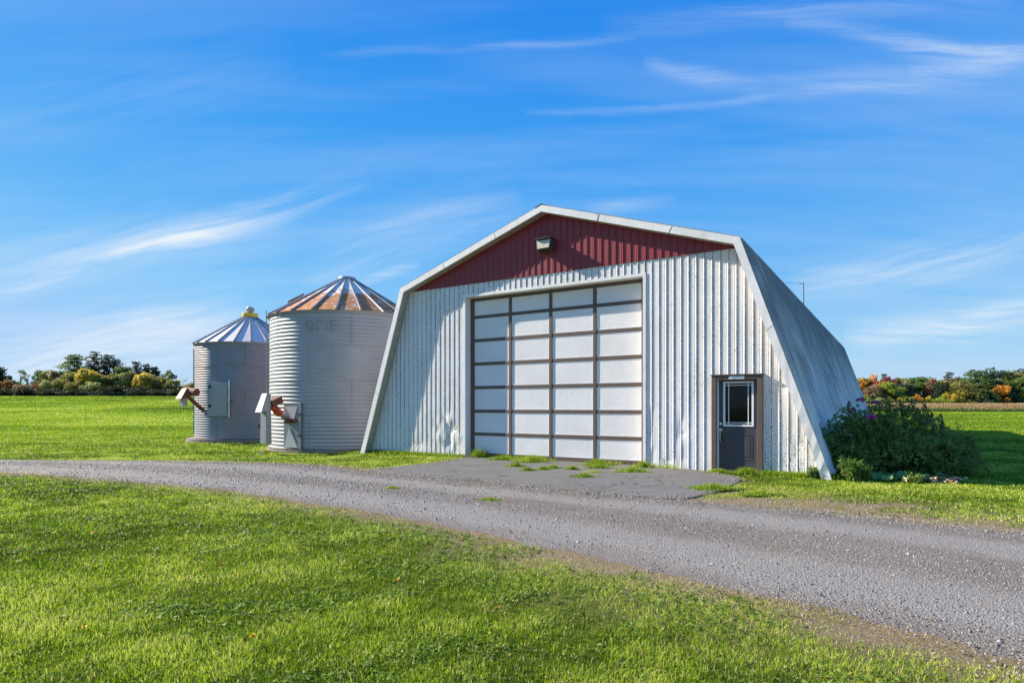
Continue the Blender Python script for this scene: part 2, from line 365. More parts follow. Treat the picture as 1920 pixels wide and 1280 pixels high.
# ================================================================== BARN
barn = thing('barn', 'long white ribbed metal barn with red gable and big brown gridded garage door', 'barn', (0, 16.72, 0), -TH)
def white_metal(name, base=(.80, .762, .725), spots=1.0, streak=0.0, ribs=1.0):
    m, g = new_mat(name)
    dirt = g.noise(g.obj, 1.1, 5, .65)
    c = g.mix(g.ramp(dirt, [(.42, 0), (.72, .55)]), base, tuple(b * .80 for b in (base[0], base[1] * .99, base[2] * .95)))
    # small black algae specks, denser low on the sheets and where damp collects
    dens = g.noise(g.map(g.obj, (1, 1, .45)), 1.3, 3)
    zz = g.n('ShaderNodeSeparateXYZ', {0: g.obj})
    lowz = g.ramp(g.m('MULTIPLY', zz.outputs[2], .2), [(0, .034), (.18, .016), (.5, 0.0), (1, .016)])
    sp = g.noise(g.map(g.obj, (1, 1, .75)), 34.0, 3, .7)
    sm_ = g.m('ADD', g.m('ADD', sp, g.m('MULTIPLY', dens, .22)), lowz)
    c = g.mix(g.m('MULTIPLY', g.ramp(sm_, [(.722, 0), (.765, 1)]), .85 * spots), c, (.075, .07, .06))
    # thin dark line down the edge of each rib, with black growth specks
    fr_ = g.m('ABSOLUTE', g.m('SUBTRACT', g.m('FRACT', g.m('MULTIPLY', zz.outputs[0], 1 / .178)), .62))
    ln = g.m('MULTIPLY', g.ramp(fr_, [(.02, 1), (.075, 0)]), g.ramp(g.m('ADD', g.noise(g.map(g.obj, (3, 3, 1)), 14.0, 3, .7), g.m('MULTIPLY', dens, .35)), [(.60, 0), (.68, 1)]))
    c = g.mix(g.m('MULTIPLY', g.m('MULTIPLY', g.ramp(fr_, [(.015, 1), (.05, 0)]), g.m('MULTIPLY_ADD', g.noise(g.map(g.obj, (2, 2, .6)), 2.0, 3), .9, -.1)), .75 * ribs), c, (.20, .19, .17))
    c = g.mix(g.m('MULTIPLY', ln, .9 * ribs), c, (.06, .055, .05))
    v = g.n('ShaderNodeTexVoronoi', {'Vector': g.obj, 'Scale': 5.0})
    dot = g.ramp(v.outputs['Distance'], [(.05, 1), (.09, 0)])
    c = g.mix(g.m('MULTIPLY', g.m('MULTIPLY', dot, g.ramp(dens, [(.44, 0), (.54, 1)])), .85 * spots), c, (.06, .05, .045))
    rs = g.noise(g.map(g.obj, (9, 9, .35)), 1.0, 4)
    c = g.mix(g.m('MULTIPLY', g.ramp(rs, [(.56, 0), (.8, 1)]), .5), c, (.44, .38, .30))
    if streak:
        s1 = g.noise(g.map(g.obj, (.30, 9, .30)), 1.0, 5, .7); s2 = g.noise(g.map(g.obj, (.5, .35, .5)), 1.0, 4, .6)
        k = g.m('MULTIPLY_ADD', zz.outputs[2], .10, -.27)
        k = g.m('ADD', g.m('ADD', g.m('MULTIPLY', s1, .8), g.m('MULTIPLY', s2, .7)), k)
        c = g.mix(g.m('MULTIPLY', g.ramp(k, [(.62, 0), (.96, 1)]), streak), c, (.15, .148, .145))
        c = g.mix(g.m('MULTIPLY', g.ramp(s1, [(.56, 0), (.66, 1)]), .65 * streak), c, (.09, .088, .085))
    bsdf(g, c, .5, bump=g.noise(g.obj, 2.5, 3), bstr=.25, bdist=.03, spec=.35)
    return m
m_wall = white_metal('white_painted_steel')
m_roof = white_metal('weathered_roof_steel', (.94, .84, .76), .4, .74, 0.0)
m_trim = white_metal('white_trim', (.86, .82, .78), .12, 0, 0.0)
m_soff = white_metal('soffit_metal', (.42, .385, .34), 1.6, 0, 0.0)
m_red, g = new_mat('red_painted_steel')
c = g.mix(g.noise(g.obj, 1.5, 4), (.21, .014, .018), (.29, .026, .026))
c = g.mix(g.ramp(g.noise(g.map(g.obj, (6, 6, .5)), 1.0, 5, .7), [(.6, 0), (.8, .35)]), c, (.42, .16, .13))
c = g.mix(g.ramp(g.noise(g.obj, 28, 2, .7), [(.74, 0), (.76, .6)]), c, (.55, .45, .42))
bsdf(g, c, .42, bump=g.noise(g.obj, 3, 3), bstr=.2, bdist=.02)
m_brown, g = new_mat('brown_door_rail')
c = g.mix(g.noise(g.obj, 6, 4), (.088, .060, .044), (.15, .105, .075))
bsdf(g, c, .55, bump=g.noise(g.map(g.obj, (2, 2, 30)), 4, 3), bstr=.2, bdist=.003)
m_panel, g = new_mat('stippled_white_panel')
st = g.noise(g.map(g.obj, (1, 1, .7)), 13, 6, .7, .6)
c = g.mix(g.ramp(g.noise(g.obj, 1.2, 4), [(.4, 0), (.7, .6)]), (.80, .77, .74), (.68, .655, .62))
c = g.mix(g.ramp(g.noise(g.map(g.obj, (1, 1, .4)), 30, 3, .75), [(.70, 0), (.74, .8)]), c, (.10, .09, .08))
bsdf(g, c, .6, bump=st, bstr=.5, bdist=.012, spec=.3)
m_dark, g = new_mat('charcoal_door_paint')
bsdf(g, g.mix(g.noise(g.obj, 3, 4), (.045, .042, .050), (.062, .058, .066)), .42, bump=g.noise(g.map(g.obj, (40, 40, 3)), 3, 3), bstr=.12, bdist=.002)
m_glass, g = new_mat('dark_window_glass')
bsdf(g, (.006, .006, .008), .06, spec=.22)
m_white, g = new_mat('white_vinyl')
bsdf(g, g.mix(g.noise(g.obj, 12, 3), (.74, .74, .72), (.82, .82, .81)), .45)
m_steel, g = new_mat('brushed_nickel')
bsdf(g, (.62, .61, .58), .28, 1.0)
m_black, g = new_mat('dark_seal')
bsdf(g, g.mix(g.noise(g.obj, 20, 3), (.02, .02, .02), (.05, .045, .04)), .8)
m_conc, g = new_mat('weathered_concrete')
c = g.mix(g.noise(g.obj, 2.5, 5), (.22, .17, .14), (.40, .34, .29))
c = g.mix(g.ramp(g.noise(g.map(g.obj, (1, 1, 6)), 5, 4), [(.5, 0), (.7, .7)]), c, (.14, .11, .09))
bsdf(g, c, .9, bump=g.noise(g.obj, 25, 4), bstr=.6, bdist=.01, spec=.2)

BL, KL, AP, KR, BR = (-5.63, -0.02), (-3.90, 5.12), (1.10, 6.79), (6.10, 5.19), (7.89, 0.0)
OUT = [BL, KL, AP, KR, BR]; LEN = 29.6; OVH = .30
def offset(P, d):
    res = []
    for i, p in enumerate(P):
        ns = []
        for a, b in ((i - 1, i), (i, i + 1)):
            if a < 0 or b >= len(P): continue
            dx, dz = P[b][0] - P[a][0], P[b][1] - P[a][1]; L = math.hypot(dx, dz); ns.append((dz / L, -dx / L))
        if len(ns) == 1:
            n = ns[0]; k = 1
        else:
            n = (ns[0][0] + ns[1][0], ns[0][1] + ns[1][1]); L = math.hypot(*n); n = (n[0] / L, n[1] / L)
            k = 1 / (n[0] * ns[0][0] + n[1] * ns[0][1])
        res.append((p[0] + n[0] * d * k, p[1] + n[1] * d * k))
    return res
INN = offset(OUT, .165)
def ztop(x, P=INN):
    xs = [p[0] for p in P]; zs = [p[1] for p in P]
    return float(np.interp(x, xs, zs, left=-1, right=-1))
def rib(x, pitch, h, ph=0.0):
    u = ((x - ph) / pitch) % 1.0 * pitch
    w0, w1 = .040, .018; d = abs(u - pitch / 2)
    if d < w1 / 2: return h
    if d < w0 / 2: return h * (w0 / 2 - d) / (w0 / 2 - w1 / 2)
    for c0 in (.22, .78):
        d2 = abs(u - pitch * c0)
        if d2 < .010: return .0028 * (1 - d2 / .010)
    return 0.0
def rib_xs(x0, x1, pitch, ph=0.0):
    offs = [.5 * pitch + o for o in (-.0202, -.0092, .0092, .0202)] + [c0 * pitch + o for c0 in (.22, .78) for o in (-.010, 0, .010)]
    xs = {x0, x1}
    k = math.floor((x0 - ph) / pitch) - 1
    while k * pitch + ph < x1:
        for o in offs:
            x = k * pitch + ph + o
            if x0 < x < x1: xs.add(round(x, 5))
        k += 1
    return sorted(xs)
DENTS = [(-2.35, .62, .40, .42, .085), (-1.95, .35, .25, .35, .07), (-2.15, 1.05, .16, .30, .05), (3.95, .75, .14, .5, .05), (4.72, .95, .13, .26, .045), (4.3, .16, .5, .12, .03),
         (6.9, 1.9, .12, .4, .02), (7.2, .5, .3, .4, .03), (-3.4, .25, .35, .2, .02)]
def dent(x, z):
    d = 0; f = 1
    for cx, cz, rx, rz_, dp in DENTS:
        e = math.exp(-((x - cx) / rx) ** 2 - ((z - cz) / rz_) ** 2)
        n = float(vnoise(x * 1.6, z * .8, 4.5, 51)) - .5; n2 = 1 - 2 * abs(float(vnoise(x + z * .6, z * .7, 2.6, 55)) - .5) * 2
        d += dp * .55 * e * (.35 + n * 1.1 + n2 * .8); f *= 1 - .75 * e
    return d, f
def wall_piece(mb, x0, x1, zlo, zhi, pitch, h, y0=0.0, ph=0.0, dz=.06, dents=True):
    xs = rib_xs(x0, x1, pitch, ph)
    def zl(x): return zlo(x) if callable(zlo) else zlo
    def zh(x): return zhi(x) if callable(zhi) else zhi
    rows = max(1, int(max(zh(x) - zl(x) for x in xs) / dz)) if dents else 6
    vs = []; fs = []
    for i, x in enumerate(xs):
        a, b = zl(x), max(zh(x), zl(x) + .002)
        for j in range(rows + 1):
            z = a + (b - a) * j / rows
            d, f = dent(x, z) if (dents and z < 2.3) else (0, 1)
            wob = .004 * (float(vnoise(x, z * .5, 1.5, 61)) - .5)
            vs.append((x, y0 - rib(x, pitch, h, ph) * f + d + wob, z))
    n = rows + 1
    for i in range(len(xs) - 1):
        for j in range(rows): fs.append((i * n + j, (i + 1) * n + j, (i + 1) * n + j + 1, i * n + j + 1))
    mb.add(vs, fs)
GL, GR, GT = -1.606, 3.79, 4.655           # garage opening
DL, DR, DT = 5.43, 6.53, 2.19              # entry door surround
REDZ = 5.03; PW = .178; RH = .0135
fw = MB()
wall_piece(fw, -5.55, GL, -.12, lambda x: min(ztop(x), REDZ + .1), PW, RH)
wall_piece(fw, GL, GR, GT, REDZ + .1, PW, RH, dents=False)
wall_piece(fw, GR, DL + .05, -.12, lambda x: min(ztop(x), REDZ + .1), PW, RH)
wall_piece(fw, DL + .05, DR - .05, DT - .05, lambda x: min(ztop(x), REDZ + .1), PW, RH)
wall_piece(fw, DR - .05, 7.80, -.12, lambda x: min(ztop(x), REDZ + .1), PW, RH)
fw.obj('front_wall', m_wall, barn)
rd = MB(); x_l = np.interp(REDZ, [INN[0][1], INN[1][1]], [INN[0][0], INN[1][0]])
wall_piece(rd, -3.86, 6.06, REDZ, lambda x: ztop(x), .195, .016, y0=-.020, ph=.06, dents=False)
rd.obj('gable_panel', m_red, barn)
bw = MB(); pts = [(x, z) for x, z in offset(OUT, .02)]
bw.hexa([(x, LEN - .05, z) for x, z in pts], [(x, LEN, z) for x, z in pts]); bw.obj('back_wall', m_wall, barn)
# roof skins: two steep sides, two upper slopes
def slope_skin(name, A, B, label=None):
    L = math.hypot(B[0] - A[0], B[1] - A[1]); ux, uz = (B[0] - A[0]) / L, (B[1] - A[1]) / L; nx_, nz_ = -uz, ux
    if nz_ < 0: nx_, nz_ = -nx_, -nz_
    y0, y1 = -OVH + .012, LEN; pitch = .20; vs = []; fs = []; ys = rib_xs(y0, y1, pitch); rows = 10
    for y in ys:
        for j in range(rows + 1):
            s_ = L * j / rows; hh = rib(y, pitch, .030) + .010 * (float(vnoise(y, s_, .9, 71)) - .5)
            e = (L if A[1] < B[1] else 0); low_ = abs(s_ - (0 if A[1] < B[1] else L))
            if low_ < .6 and A is not AP and B is not AP: hh += .02 * (float(vnoise(y, s_, 3.5, 72)) - .5)
            vs.append((A[0] + ux * s_ + nx_ * hh, y, A[1] + uz * s_ + nz_ * hh))
    n = rows + 1
    for i in range(len(ys) - 1):
        for j in range(rows): fs.append((i * n + j, i * n + j + 1, (i + 1) * n + j + 1, (i + 1) * n + j))
    return MB().add(vs, fs).obj(name, m_roof, barn)
slope_skin('side_roof', BL, KL); slope_skin('upper_roof', KL, AP); slope_skin('upper_roof', AP, KR); slope_skin('side_roof', KR, (7.86, .06))
# ridge cap
rc = MB(); q = [(AP[0] - .22, AP[1] - .05), (AP[0], AP[1] + .035), (AP[0] + .22, AP[1] - .05)]
rc.add([(x, y, z) for y in (-OVH - .01, LEN) for x, z in q], [(0, 3, 4, 1), (1, 4, 5, 2)]); rc.obj('ridge_cap', m_trim, barn)
# rake trim, soffit, edge flange
SEG = list(zip(OUT[:-1], OUT[1:], INN[:-1], INN[1:]))
for k, (a, b, a2, b2) in enumerate(SEG):
    n = 26; vs = []; fs = []
    for i in range(n + 1):
        t = i / n
        for yy in (-OVH, -OVH + .03):
            for (p, q_) in ((a, b), (a2, b2)):
                x = p[0] + (q_[0] - p[0]) * t; z = p[1] + (q_[1] - p[1]) * t; wob = 0; wx = 0
                if k == 3 and z < 1.9:
                    cr_ = sm((1.9 - z) / 1.4); wob = float((vnoise(x, z, 6.0, 81) - .5) * .05 * cr_); wx = float((vnoise(x, z, 4.0, 82) - .5) * .07 * cr_) if p is a2 or p is a2 else 0
                wob += .006 * (float(vnoise(x, z, 1.3, 83)) - .5)
                vs.append((x + wx, yy + wob, z))
    for i in range(n):
        o_ = i * 4; p_ = o_ + 4
        fs += [(o_, o_ + 1, p_ + 1, p_), (o_ + 1, o_ + 3, p_ + 3, p_ + 1), (o_ + 3, o_ + 2, p_ + 2, p_ + 3), (o_ + 2, o_, p_, p_ + 2)]
    fs += [(0, 2, 3, 1), (n * 4, n * 4 + 1, n * 4 + 3, n * 4 + 2)]
    MB().add(vs, fs).obj('rake_trim', m_trim, barn)
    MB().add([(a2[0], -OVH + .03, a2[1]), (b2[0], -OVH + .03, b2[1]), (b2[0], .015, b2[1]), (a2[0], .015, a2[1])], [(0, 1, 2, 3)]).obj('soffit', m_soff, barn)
    for t in ((.38,) if k in (0, 3) else (.33, .7)):
        px_, pz_ = a[0] + (b[0] - a[0]) * t, a[1] + (b[1] - a[1]) * t; qx, qz = a2[0] + (b2[0] - a2[0]) * t, a2[1] + (b2[1] - a2[1]) * t
        MB().tube((px_, -OVH - .001, pz_), (qx, -OVH - .001, qz), .004, n=5).obj('trim_joint', m_black, barn)
# garage opening lining and face trim
gf = MB()
gf.box(GL - .02, GL, -.022, .36, -.05, GT + .02); gf.box(GL, GR, -.022, .36, GT, GT + .02); gf.box(GR, GR + .02, -.022, .36, -.05, GT + .02)
gf.box(GL - .075, GL - .02, -.022, -.014, -.05, GT + .075); gf.box(GR + .02, GR + .075, -.022, -.014, -.05, GT + .075); gf.box(GL - .02, GR + .02, -.022, -.014, GT + .02, GT + .075)
gf.obj('garage_frame', m_trim, barn)
# garage door: rails and stiles are the door, the 28 panels its sub-parts
YD = .252; rl = MB()
st_x = [-1.545, -.217, 1.084, 2.39, 3.70]; rails = [.05, .685, 1.352, 2.040, 2.73, 3.415, 4.10, 4.61]
sw = .095
rl.box(GL, -1.47, YD - .012, YD + .04, .0, GT)
for x in st_x[1:4]: rl.box(x - sw / 2, x + sw / 2, YD - .010, YD + .04, .0, GT)
rl.box(3.66, GR, YD - .012, YD + .04, .0, GT)
edges = [-1.47] + sum([[x - sw / 2, x + sw / 2] for x in st_x[1:4]], []) + [3.66]
for j, z in enumerate(rails):
    hh = .045 if 0 < j < 7 else .05
    for i in range(4):
        rl.box(edges[2 * i], edges[2 * i + 1], YD - .002 + .0, YD + .04, z - hh if j else 0.0, min(z + hh, GT) if j else .135)
gd = rl.obj('garage_door', m_brown, barn, bevel=.004)
for j in range(7):
    z0 = rails[j] + (.045 if j else .085); z1 = rails[j + 1] - .045
    for i in range(4):
        x0, x1 = edges[2 * i], edges[2 * i + 1]; p = MB(); y = YD + .012
        p.box(x0 - .01, x1 + .01, y, y + .012, z0 - .01, z1 + .01)
        # raised inner bead
        for a_ in ((x0 + .006, x1 - .006, z0 + .006, z0 + .024), (x0 + .006, x1 - .006, z1 - .024, z1 - .006), (x0 + .006, x0 + .024, z0 + .024, z1 - .024), (x1 - .024, x1 - .006, z0 + .024, z1 - .024)):
            p.box(a_[0], a_[1], y - .006, y, a_[2], a_[3])
        p.obj('door_panel', m_panel, gd)
MB().box(GL, GR, YD - .005, YD + .05, -.06, -.001).obj('bottom_seal', m_black, gd)
for z in rails[1:7]:
    for x in (st_x[1], st_x[2], st_x[3]): MB().box(x - .03, x + .03, YD - .016, YD - .010, z - .035, z + .035).obj('hinge_plate', m_brown, gd)
# entry door in its projecting brown surround
df = MB()
df.box(DL, DL + .11, -.072, .06, -.02, DT - .10); df.box(DR - .11, DR, -.072, .06, -.02, DT - .10); df.box(DL, DR, -.072, .06, DT - .10, DT)
fr = df.obj('door_frame', m_brown, barn, bevel=.006)
MB().box(DL - .02, DR + .03, -.10, .0, DT + .0005, DT + .022).obj('drip_cap', m_brown, fr, bevel=.004)
jb = MB(); jb.box(DL + .11, DL + .145, .01, .10, .0, DT - .10); jb.box(DR - .118, DR - .11, .01, .10, .0, DT - .10)
jb.obj('door_jamb', m_white, fr)
MB().box(DL + .10, DR - .10, -.06, .10, -.02, .022).obj('threshold', m_steel, fr)
pm = MB(); pm.box(5.82, 6.15, -.078, -.072, DT - .088, DT - .018)
pl = pm.obj('sign_plate', m_white, fr, bevel=.003)
mk = MB()
for k in range(9):
    x = 5.90 + k * .026 + random.uniform(-.006, .006); z = DT - .053 + random.uniform(-.012, .012)
    mk.box(x, x + random.uniform(.008, .02), -.0800, -.0782, z - random.uniform(.006, .016), z + random.uniform(.004, .014))
mk.obj('worn_marks', m_black, pl)
EL, ER = DL + .145, DR - .118; yl = .062
lf = MB(); wx0, wx1, wz0, wz1 = 5.668, 6.322, 1.045, 2.055
lf.box(EL, wx0, yl, yl + .045, .024, DT - .102); lf.box(wx1, ER, yl, yl + .045, .024, DT - .102)
lf.box(wx0, wx1, yl, yl + .045, .024, wz0); lf.box(wx0, wx1, yl, yl + .045, wz1, DT - .102)
for x0, x1 in ((5.69, 5.915), (6.075, 6.30)):
    for a_ in ((x0, x1, .84, .862), (x0, x1, .295, .317), (x0, x0 + .022, .317, .84), (x1 - .022, x1, .317, .84)): lf.box(a_[0], a_[1], yl - .007, yl, a_[2], a_[3])
    lf.box(x0 + .05, x1 - .05, yl - .005, yl, .367, .79)
leaf = lf.obj('entry_door', m_dark, barn, bevel=.003)
wf = MB(); fwid = .042
for a_ in ((wx0, wx1, wz0, wz0 + fwid), (wx0, wx1, wz1 - fwid, wz1), (wx0, wx0 + fwid, wz0 + fwid, wz1 - fwid), (wx1 - fwid, wx1, wz0 + fwid, wz1 - fwid)): wf.box(a_[0], a_[1], yl - .014, yl + .02, a_[2], a_[3])
for x in (5.785, 6.205): wf.box(x - .008, x + .008, yl + .002, yl + .014, wz0 + fwid, wz1 - fwid)
for z in (1.128, 1.968): wf.box(wx0 + fwid, wx1 - fwid, yl + .003, yl + .013, z - .008, z + .008)
wf.obj('window_frame', m_white, leaf)
MB().box(wx0 + .01, wx1 - .01, yl + .016, yl + .022, wz0 + .01, wz1 - .01).obj('window_glass', m_glass, leaf)
MB().tube((5.615, yl, 1.10), (5.615, yl - .028, 1.10), .034, .030, 20).tube((5.615, yl - .028, 1.10), (5.615, yl - .034, 1.10), .012, .012, 12).obj('deadbolt', m_steel, leaf)
hd = MB(); hd.tube((5.615, yl, .955), (5.615, yl - .02, .955), .040, .036, 20)
hd.path([(5.615, yl - .02, .95), (5.615, yl - .065, .925), (5.615, yl - .075, .86), (5.615, yl - .06, .75), (5.615, yl - .05, .70), (5.615, yl - .0, .67)], [.014, .013, .013, .011, .012, .014], 8)
hd.obj('door_handle', m_steel, leaf)
# things fixed on the barn but separate --------------------------------
m_lens, g = new_mat('lamp_lens'); bsdf(g, g.mix(g.noise(g.obj, 30, 3), (.50, .47, .36), (.62, .58, .46)), .25)
m_lampb, g = new_mat('bronze_housing'); bsdf(g, (.055, .05, .045), .5)
fx, fy = L2W(1.165, 0)
fl = thing('flood_lamp', 'small boxy flood lamp with pale lens on the red gable', 'lamp', (fx, fy, 5.60), -TH)
hb = MB()
hb.hexa([(-.19, -.30, .02), (.19, -.30, .02), (.19, -.03, -.02), (-.19, -.03, -.02)][::-1], [(-.23, -.26, .29), (.23, -.26, .29), (.23, -.03, .29), (-.23, -.03, .29)][::-1])
hb.box(-.24, .24, -.34, -.02, .291, .312)
hb.obj('housing', m_lampb, fl, bevel=.008)
MB().add([(-.165, -.306, .045), (.165, -.306, .045), (.20, -.272, .265), (-.20, -.272, .265)], [(0, 1, 2, 3)]).obj('lens', m_lens, fl)
MB().box(-.07, .07, -.05, -.012, .05, .22).obj('wall_bracket', m_lampb, fl)
# antenna mast and wire on the far roof
ax, ay = L2W(6.02, 10.9)
an = thing('roof_antenna', 'thin metal mast with a wire, standing on the right roof edge', 'antenna', (ax, ay, 5.15), -TH)
MB().tube((0, 0, 0), (0, 0, .98), .018, .014, 8).tube((0, 0, .95), (-.16, 0, .965), .012, .012, 6).tube((-.05, 0, .0), (.0, 0, .35), .01, .01, 5).obj('mast', m_lampb, an)
wr = []; A0 = Vector((-.15, 0, .965)); B0 = Vector((-4.9, -3.4, 1.75))
for i in range(15):
    t = i / 14; p = A0.lerp(B0, t); p.z -= .35 * 4 * t * (1 - t) * .5; wr.append(p)
MB().path(wr, .004, 5).obj('wire', m_lampb, an)
# ================================================================== GRAIN BINS
def galv(name, tint=(.46, .48, .50), metal=.55, rough=.42, rust=0.0, redtint=0.0):
    m, g = new_mat(name)
    sp = g.noise(g.obj, 26, 4, .75); big = g.noise(g.obj, .9, 4)
    c = g.mix(sp, tuple(t * .72 for t in tint), tuple(min(1, t * 1.28) for t in tint))
    c = g.mix(g.ramp(big, [(.4, 0), (.7, .5)]), c, tuple(t * .78 for t in tint))
    st = g.noise(g.map(g.obj, (3.5, 3.5, .18)), 1.0, 5, .7)
    c = g.mix(g.ramp(st, [(.6, 0), (.78, .5)]), c, (.30, .27, .23))
    zz = g.n('ShaderNodeSeparateXYZ', {0: g.obj})
    met = metal; ro = rough
    if rust:
        # rust creeps up from the eave of the roof in tongues
        tong = g.noise(g.map(g.obj, (2.6, 2.6, .5)), 1.0, 5, .75)
        k = g.m('ADD', g.m('MULTIPLY', tong, 1.6), g.m('MULTIPLY', g.m('SUBTRACT', zz.outputs[2], 5.45), -.95))
        k = g.ramp(k, [(.22, 0), (.34, 1)])
        holes = g.ramp(g.noise(g.map(g.obj, (5, 5, 2.2)), 1.0, 5, .75), [(.54, 1), (.64, .15)])
        k = g.m('MULTIPLY', g.m('MULTIPLY', k, holes), rust)
        rc_ = g.mix(g.noise(g.obj, 9, 5, .7), (.34, .11, .03), (.64, .26, .085))
        c = g.mix(k, c, rc_)
        met = g.m('MULTIPLY', g.m('SUBTRACT', 1.0, k), metal); ro = g.m('MULTIPLY_ADD', k, .4, rough)
    if redtint:
        k = g.ramp(g.noise(g.map(g.obj, (.8, .8, .25)), 1.0, 3), [(.45, 0), (.65, redtint)])
        c = g.mix(k, c, (.45, .20, .18))
    bsdf(g, c, ro, met, bump=sp, bstr=.06, bdist=.01)
    return m
m_galv = galv('galvanised_corrugated_steel', (.37, .375, .375), .12, .5); m_galv2 = galv('galvanised_corrugated_steel_dull', (.23, .25, .285), .25, .46, redtint=.4)
m_rroof = galv('rusting_bin_roof', (.85, .76, .67), .0, .65, rust=1.0); m_lroof = galv('clean_bin_roof', (.74, .68, .63), .0, .65); m_rib = galv('shaded_rib_steel', (.24, .235, .25), .15, .5)  # rib steel darkened: shade of the rib sides put into its colour
m_flat = galv('galvanised_sheet', (.34, .345, .35), .2, .5)
m_rustb, g = new_mat('rusty_brown_metal')
c = g.mix(g.noise(g.obj, 9, 5, .7), (.10, .035, .022), (.27, .12, .075)); bsdf(g, c, .75, .2, bump=g.noise(g.obj, 40, 3), bstr=.3, bdist=.004)
m_rred, g = new_mat('faded_red_paint')
bsdf(g, g.mix(g.noise(g.obj, 8, 5, .7), (.13, .032, .024), (.24, .075, .055)), .6)
m_orange, g = new_mat('orange_red_enamel')
bsdf(g, g.mix(g.ramp(g.noise(g.obj, 12, 4), [(.5, 0), (.7, 1)]), (.62, .07, .022), (.36, .06, .03)), .4)
m_yellow, g = new_mat('yellow_painted_band')
bsdf(g, g.mix(g.noise(g.obj, 8, 4), (.62, .42, .01), (.75, .55, .03)), .5)
m_fade, g = new_mat('faded_lettering')
bsdf(g, g.mix(g.noise(g.obj, 14, 4), (.22, .225, .23), (.32, .325, .325)), .55, .1)

def corr(z, pitch, amp): return amp * math.cos(2 * math.pi * z / pitch)
def bin_wall(root, Rr, z0, z1, pitch, amp, rings, mat):
    nz = int((z1 - z0) / pitch * 8); na = 160
    zz = np.linspace(z0, z1, nz + 1); rr = Rr + amp * np.cos(2 * np.pi * zz / pitch)
    rr[-2:] = Rr; th = np.linspace(0, 2 * np.pi, na, endpoint=False)
    TT, ZZ = np.meshgrid(th, zz); wob = .020 * (vnoise(np.cos(TT) * 3, np.sin(TT) * 3 + ZZ * .55, .8, 201) - .5) + .012 * (vnoise(np.cos(TT) * 3 + ZZ, np.sin(TT) * 3, 2.1, 205) - .5)
    RR = rr[:, None] + wob
    V = np.stack([RR * np.cos(th), RR * np.sin(th), np.repeat(zz[:, None], na, 1)], -1)
    ix = np.arange((nz + 1) * na).reshape(nz + 1, na); nxt = np.roll(ix, -1, 1)
    F = np.stack([ix[:-1], nxt[:-1], nxt[1:], ix[1:]], -1).reshape(-1, 4)
    o = np_obj('bin_wall', V, F, mat, root, smooth=True)
    # sheet laps with bolt rows: ring seams and staggered vertical seams
    seams = MB(); bolts = MB(); H = (z1 - z0) / rings
    for k in range(1, rings):
        z = z0 + H * k; zc = round(z / pitch) * pitch
        seams.lathe([(Rr + amp + .003, zc - .016), (Rr + amp + .007, zc - .014), (Rr + amp + .007, zc + .014), (Rr + amp + .003, zc + .016)], 160)
        for i in range(72):
            a = 2 * math.pi * i / 72; p = Vector((math.cos(a), math.sin(a), 0)); b = p * (Rr + amp + .005) + Vector((0, 0, zc))
            bolts.tube(b, b + p * .012, .013, .010, 6)
    seams.obj('ring_seam', mat, root)
    for k in range(rings):
        for j in range(6):
            a = 2 * math.pi * (j + (.5 if k % 2 else 0)) / 6 + .32; p = Vector((math.cos(a), math.sin(a), 0)); t = Vector((-p.y, p.x, 0))
            z = z0 + H * k + .04
            while z < z0 + H * (k + 1) - .03:
                rr_ = Rr + corr(z, pitch, amp)
                for dt in (-.012, .012):
                    b = p * (rr_ - .002) + t * dt * (1 if int(z * 50) % 2 else -1) + Vector((0, 0, z)); bolts.tube(b, b + p * .012, .011, .008, 6)
                z += pitch / 2
    bl_ = bolts.obj('bolt_rows', m_black, root); tag(bl_, kind='stuff')
def bin_roof(root, Rr, ze, rp, zp, n, mat, rust=False):
    m = MB(); rbs = MB(); r0 = Rr + .075; w = .085; hgt = .062
    def pt(a, s, lift, off):
        r = r0 + (rp - r0) * s; z = ze - .03 + (zp - ze + .03) * s
        sl = math.atan2(zp - ze, r0 - rp)
        p = Vector((math.cos(a) * r, math.sin(a) * r, z)) + Vector((-math.sin(a), math.cos(a), 0)) * off
        return p + Vector((math.cos(a) * math.sin(sl), math.sin(a) * math.sin(sl), math.cos(sl))) * lift
    for i in range(n):
        a0 = 2 * math.pi * i / n; a1 = 2 * math.pi * (i + 1) / n
        # panel between ribs, in a few rows so it can be dished
        rows = 8; vs = []
        for s in range(rows + 1):
            t = s / rows; k = 1 - .45 * t
            for a, off in ((a0, w * k / 2), ((a0 + a1) / 2, 0), (a1, -w * k / 2)): vs.append(pt(a, t, -.012 if off == 0 else 0, off))
        fs = []
        for s in range(rows):
            for q in range(2): fs.append((s * 3 + q, s * 3 + q + 1, s * 3 + q + 4, s * 3 + q + 3))
        m.add(vs, fs)
        vs = []
        for t in (0, 1):
            k = 1 - .45 * t; vs += [pt(a0, t, -.01, -w * k / 2), pt(a0, t, hgt * k, -w * k * .36), pt(a0, t, hgt * k, w * k * .36), pt(a0, t, -.01, w * k / 2)]
        rbs.add(vs, [(0, 1, 5, 4), (1, 2, 6, 5), (2, 3, 7, 6), (0, 3, 2, 1)])
    ro_ = m.obj('bin_roof', mat, root); rbs.obj('roof_ribs', m_rib, ro_)
    MB().lathe([(Rr + .01, ze - .10), (Rr + .03, ze - .10), (Rr + .035, ze - .02), (Rr + .085, ze - .045), (Rr + .09, ze - .03)], 96).obj('eave_flashing', m_flat, root)
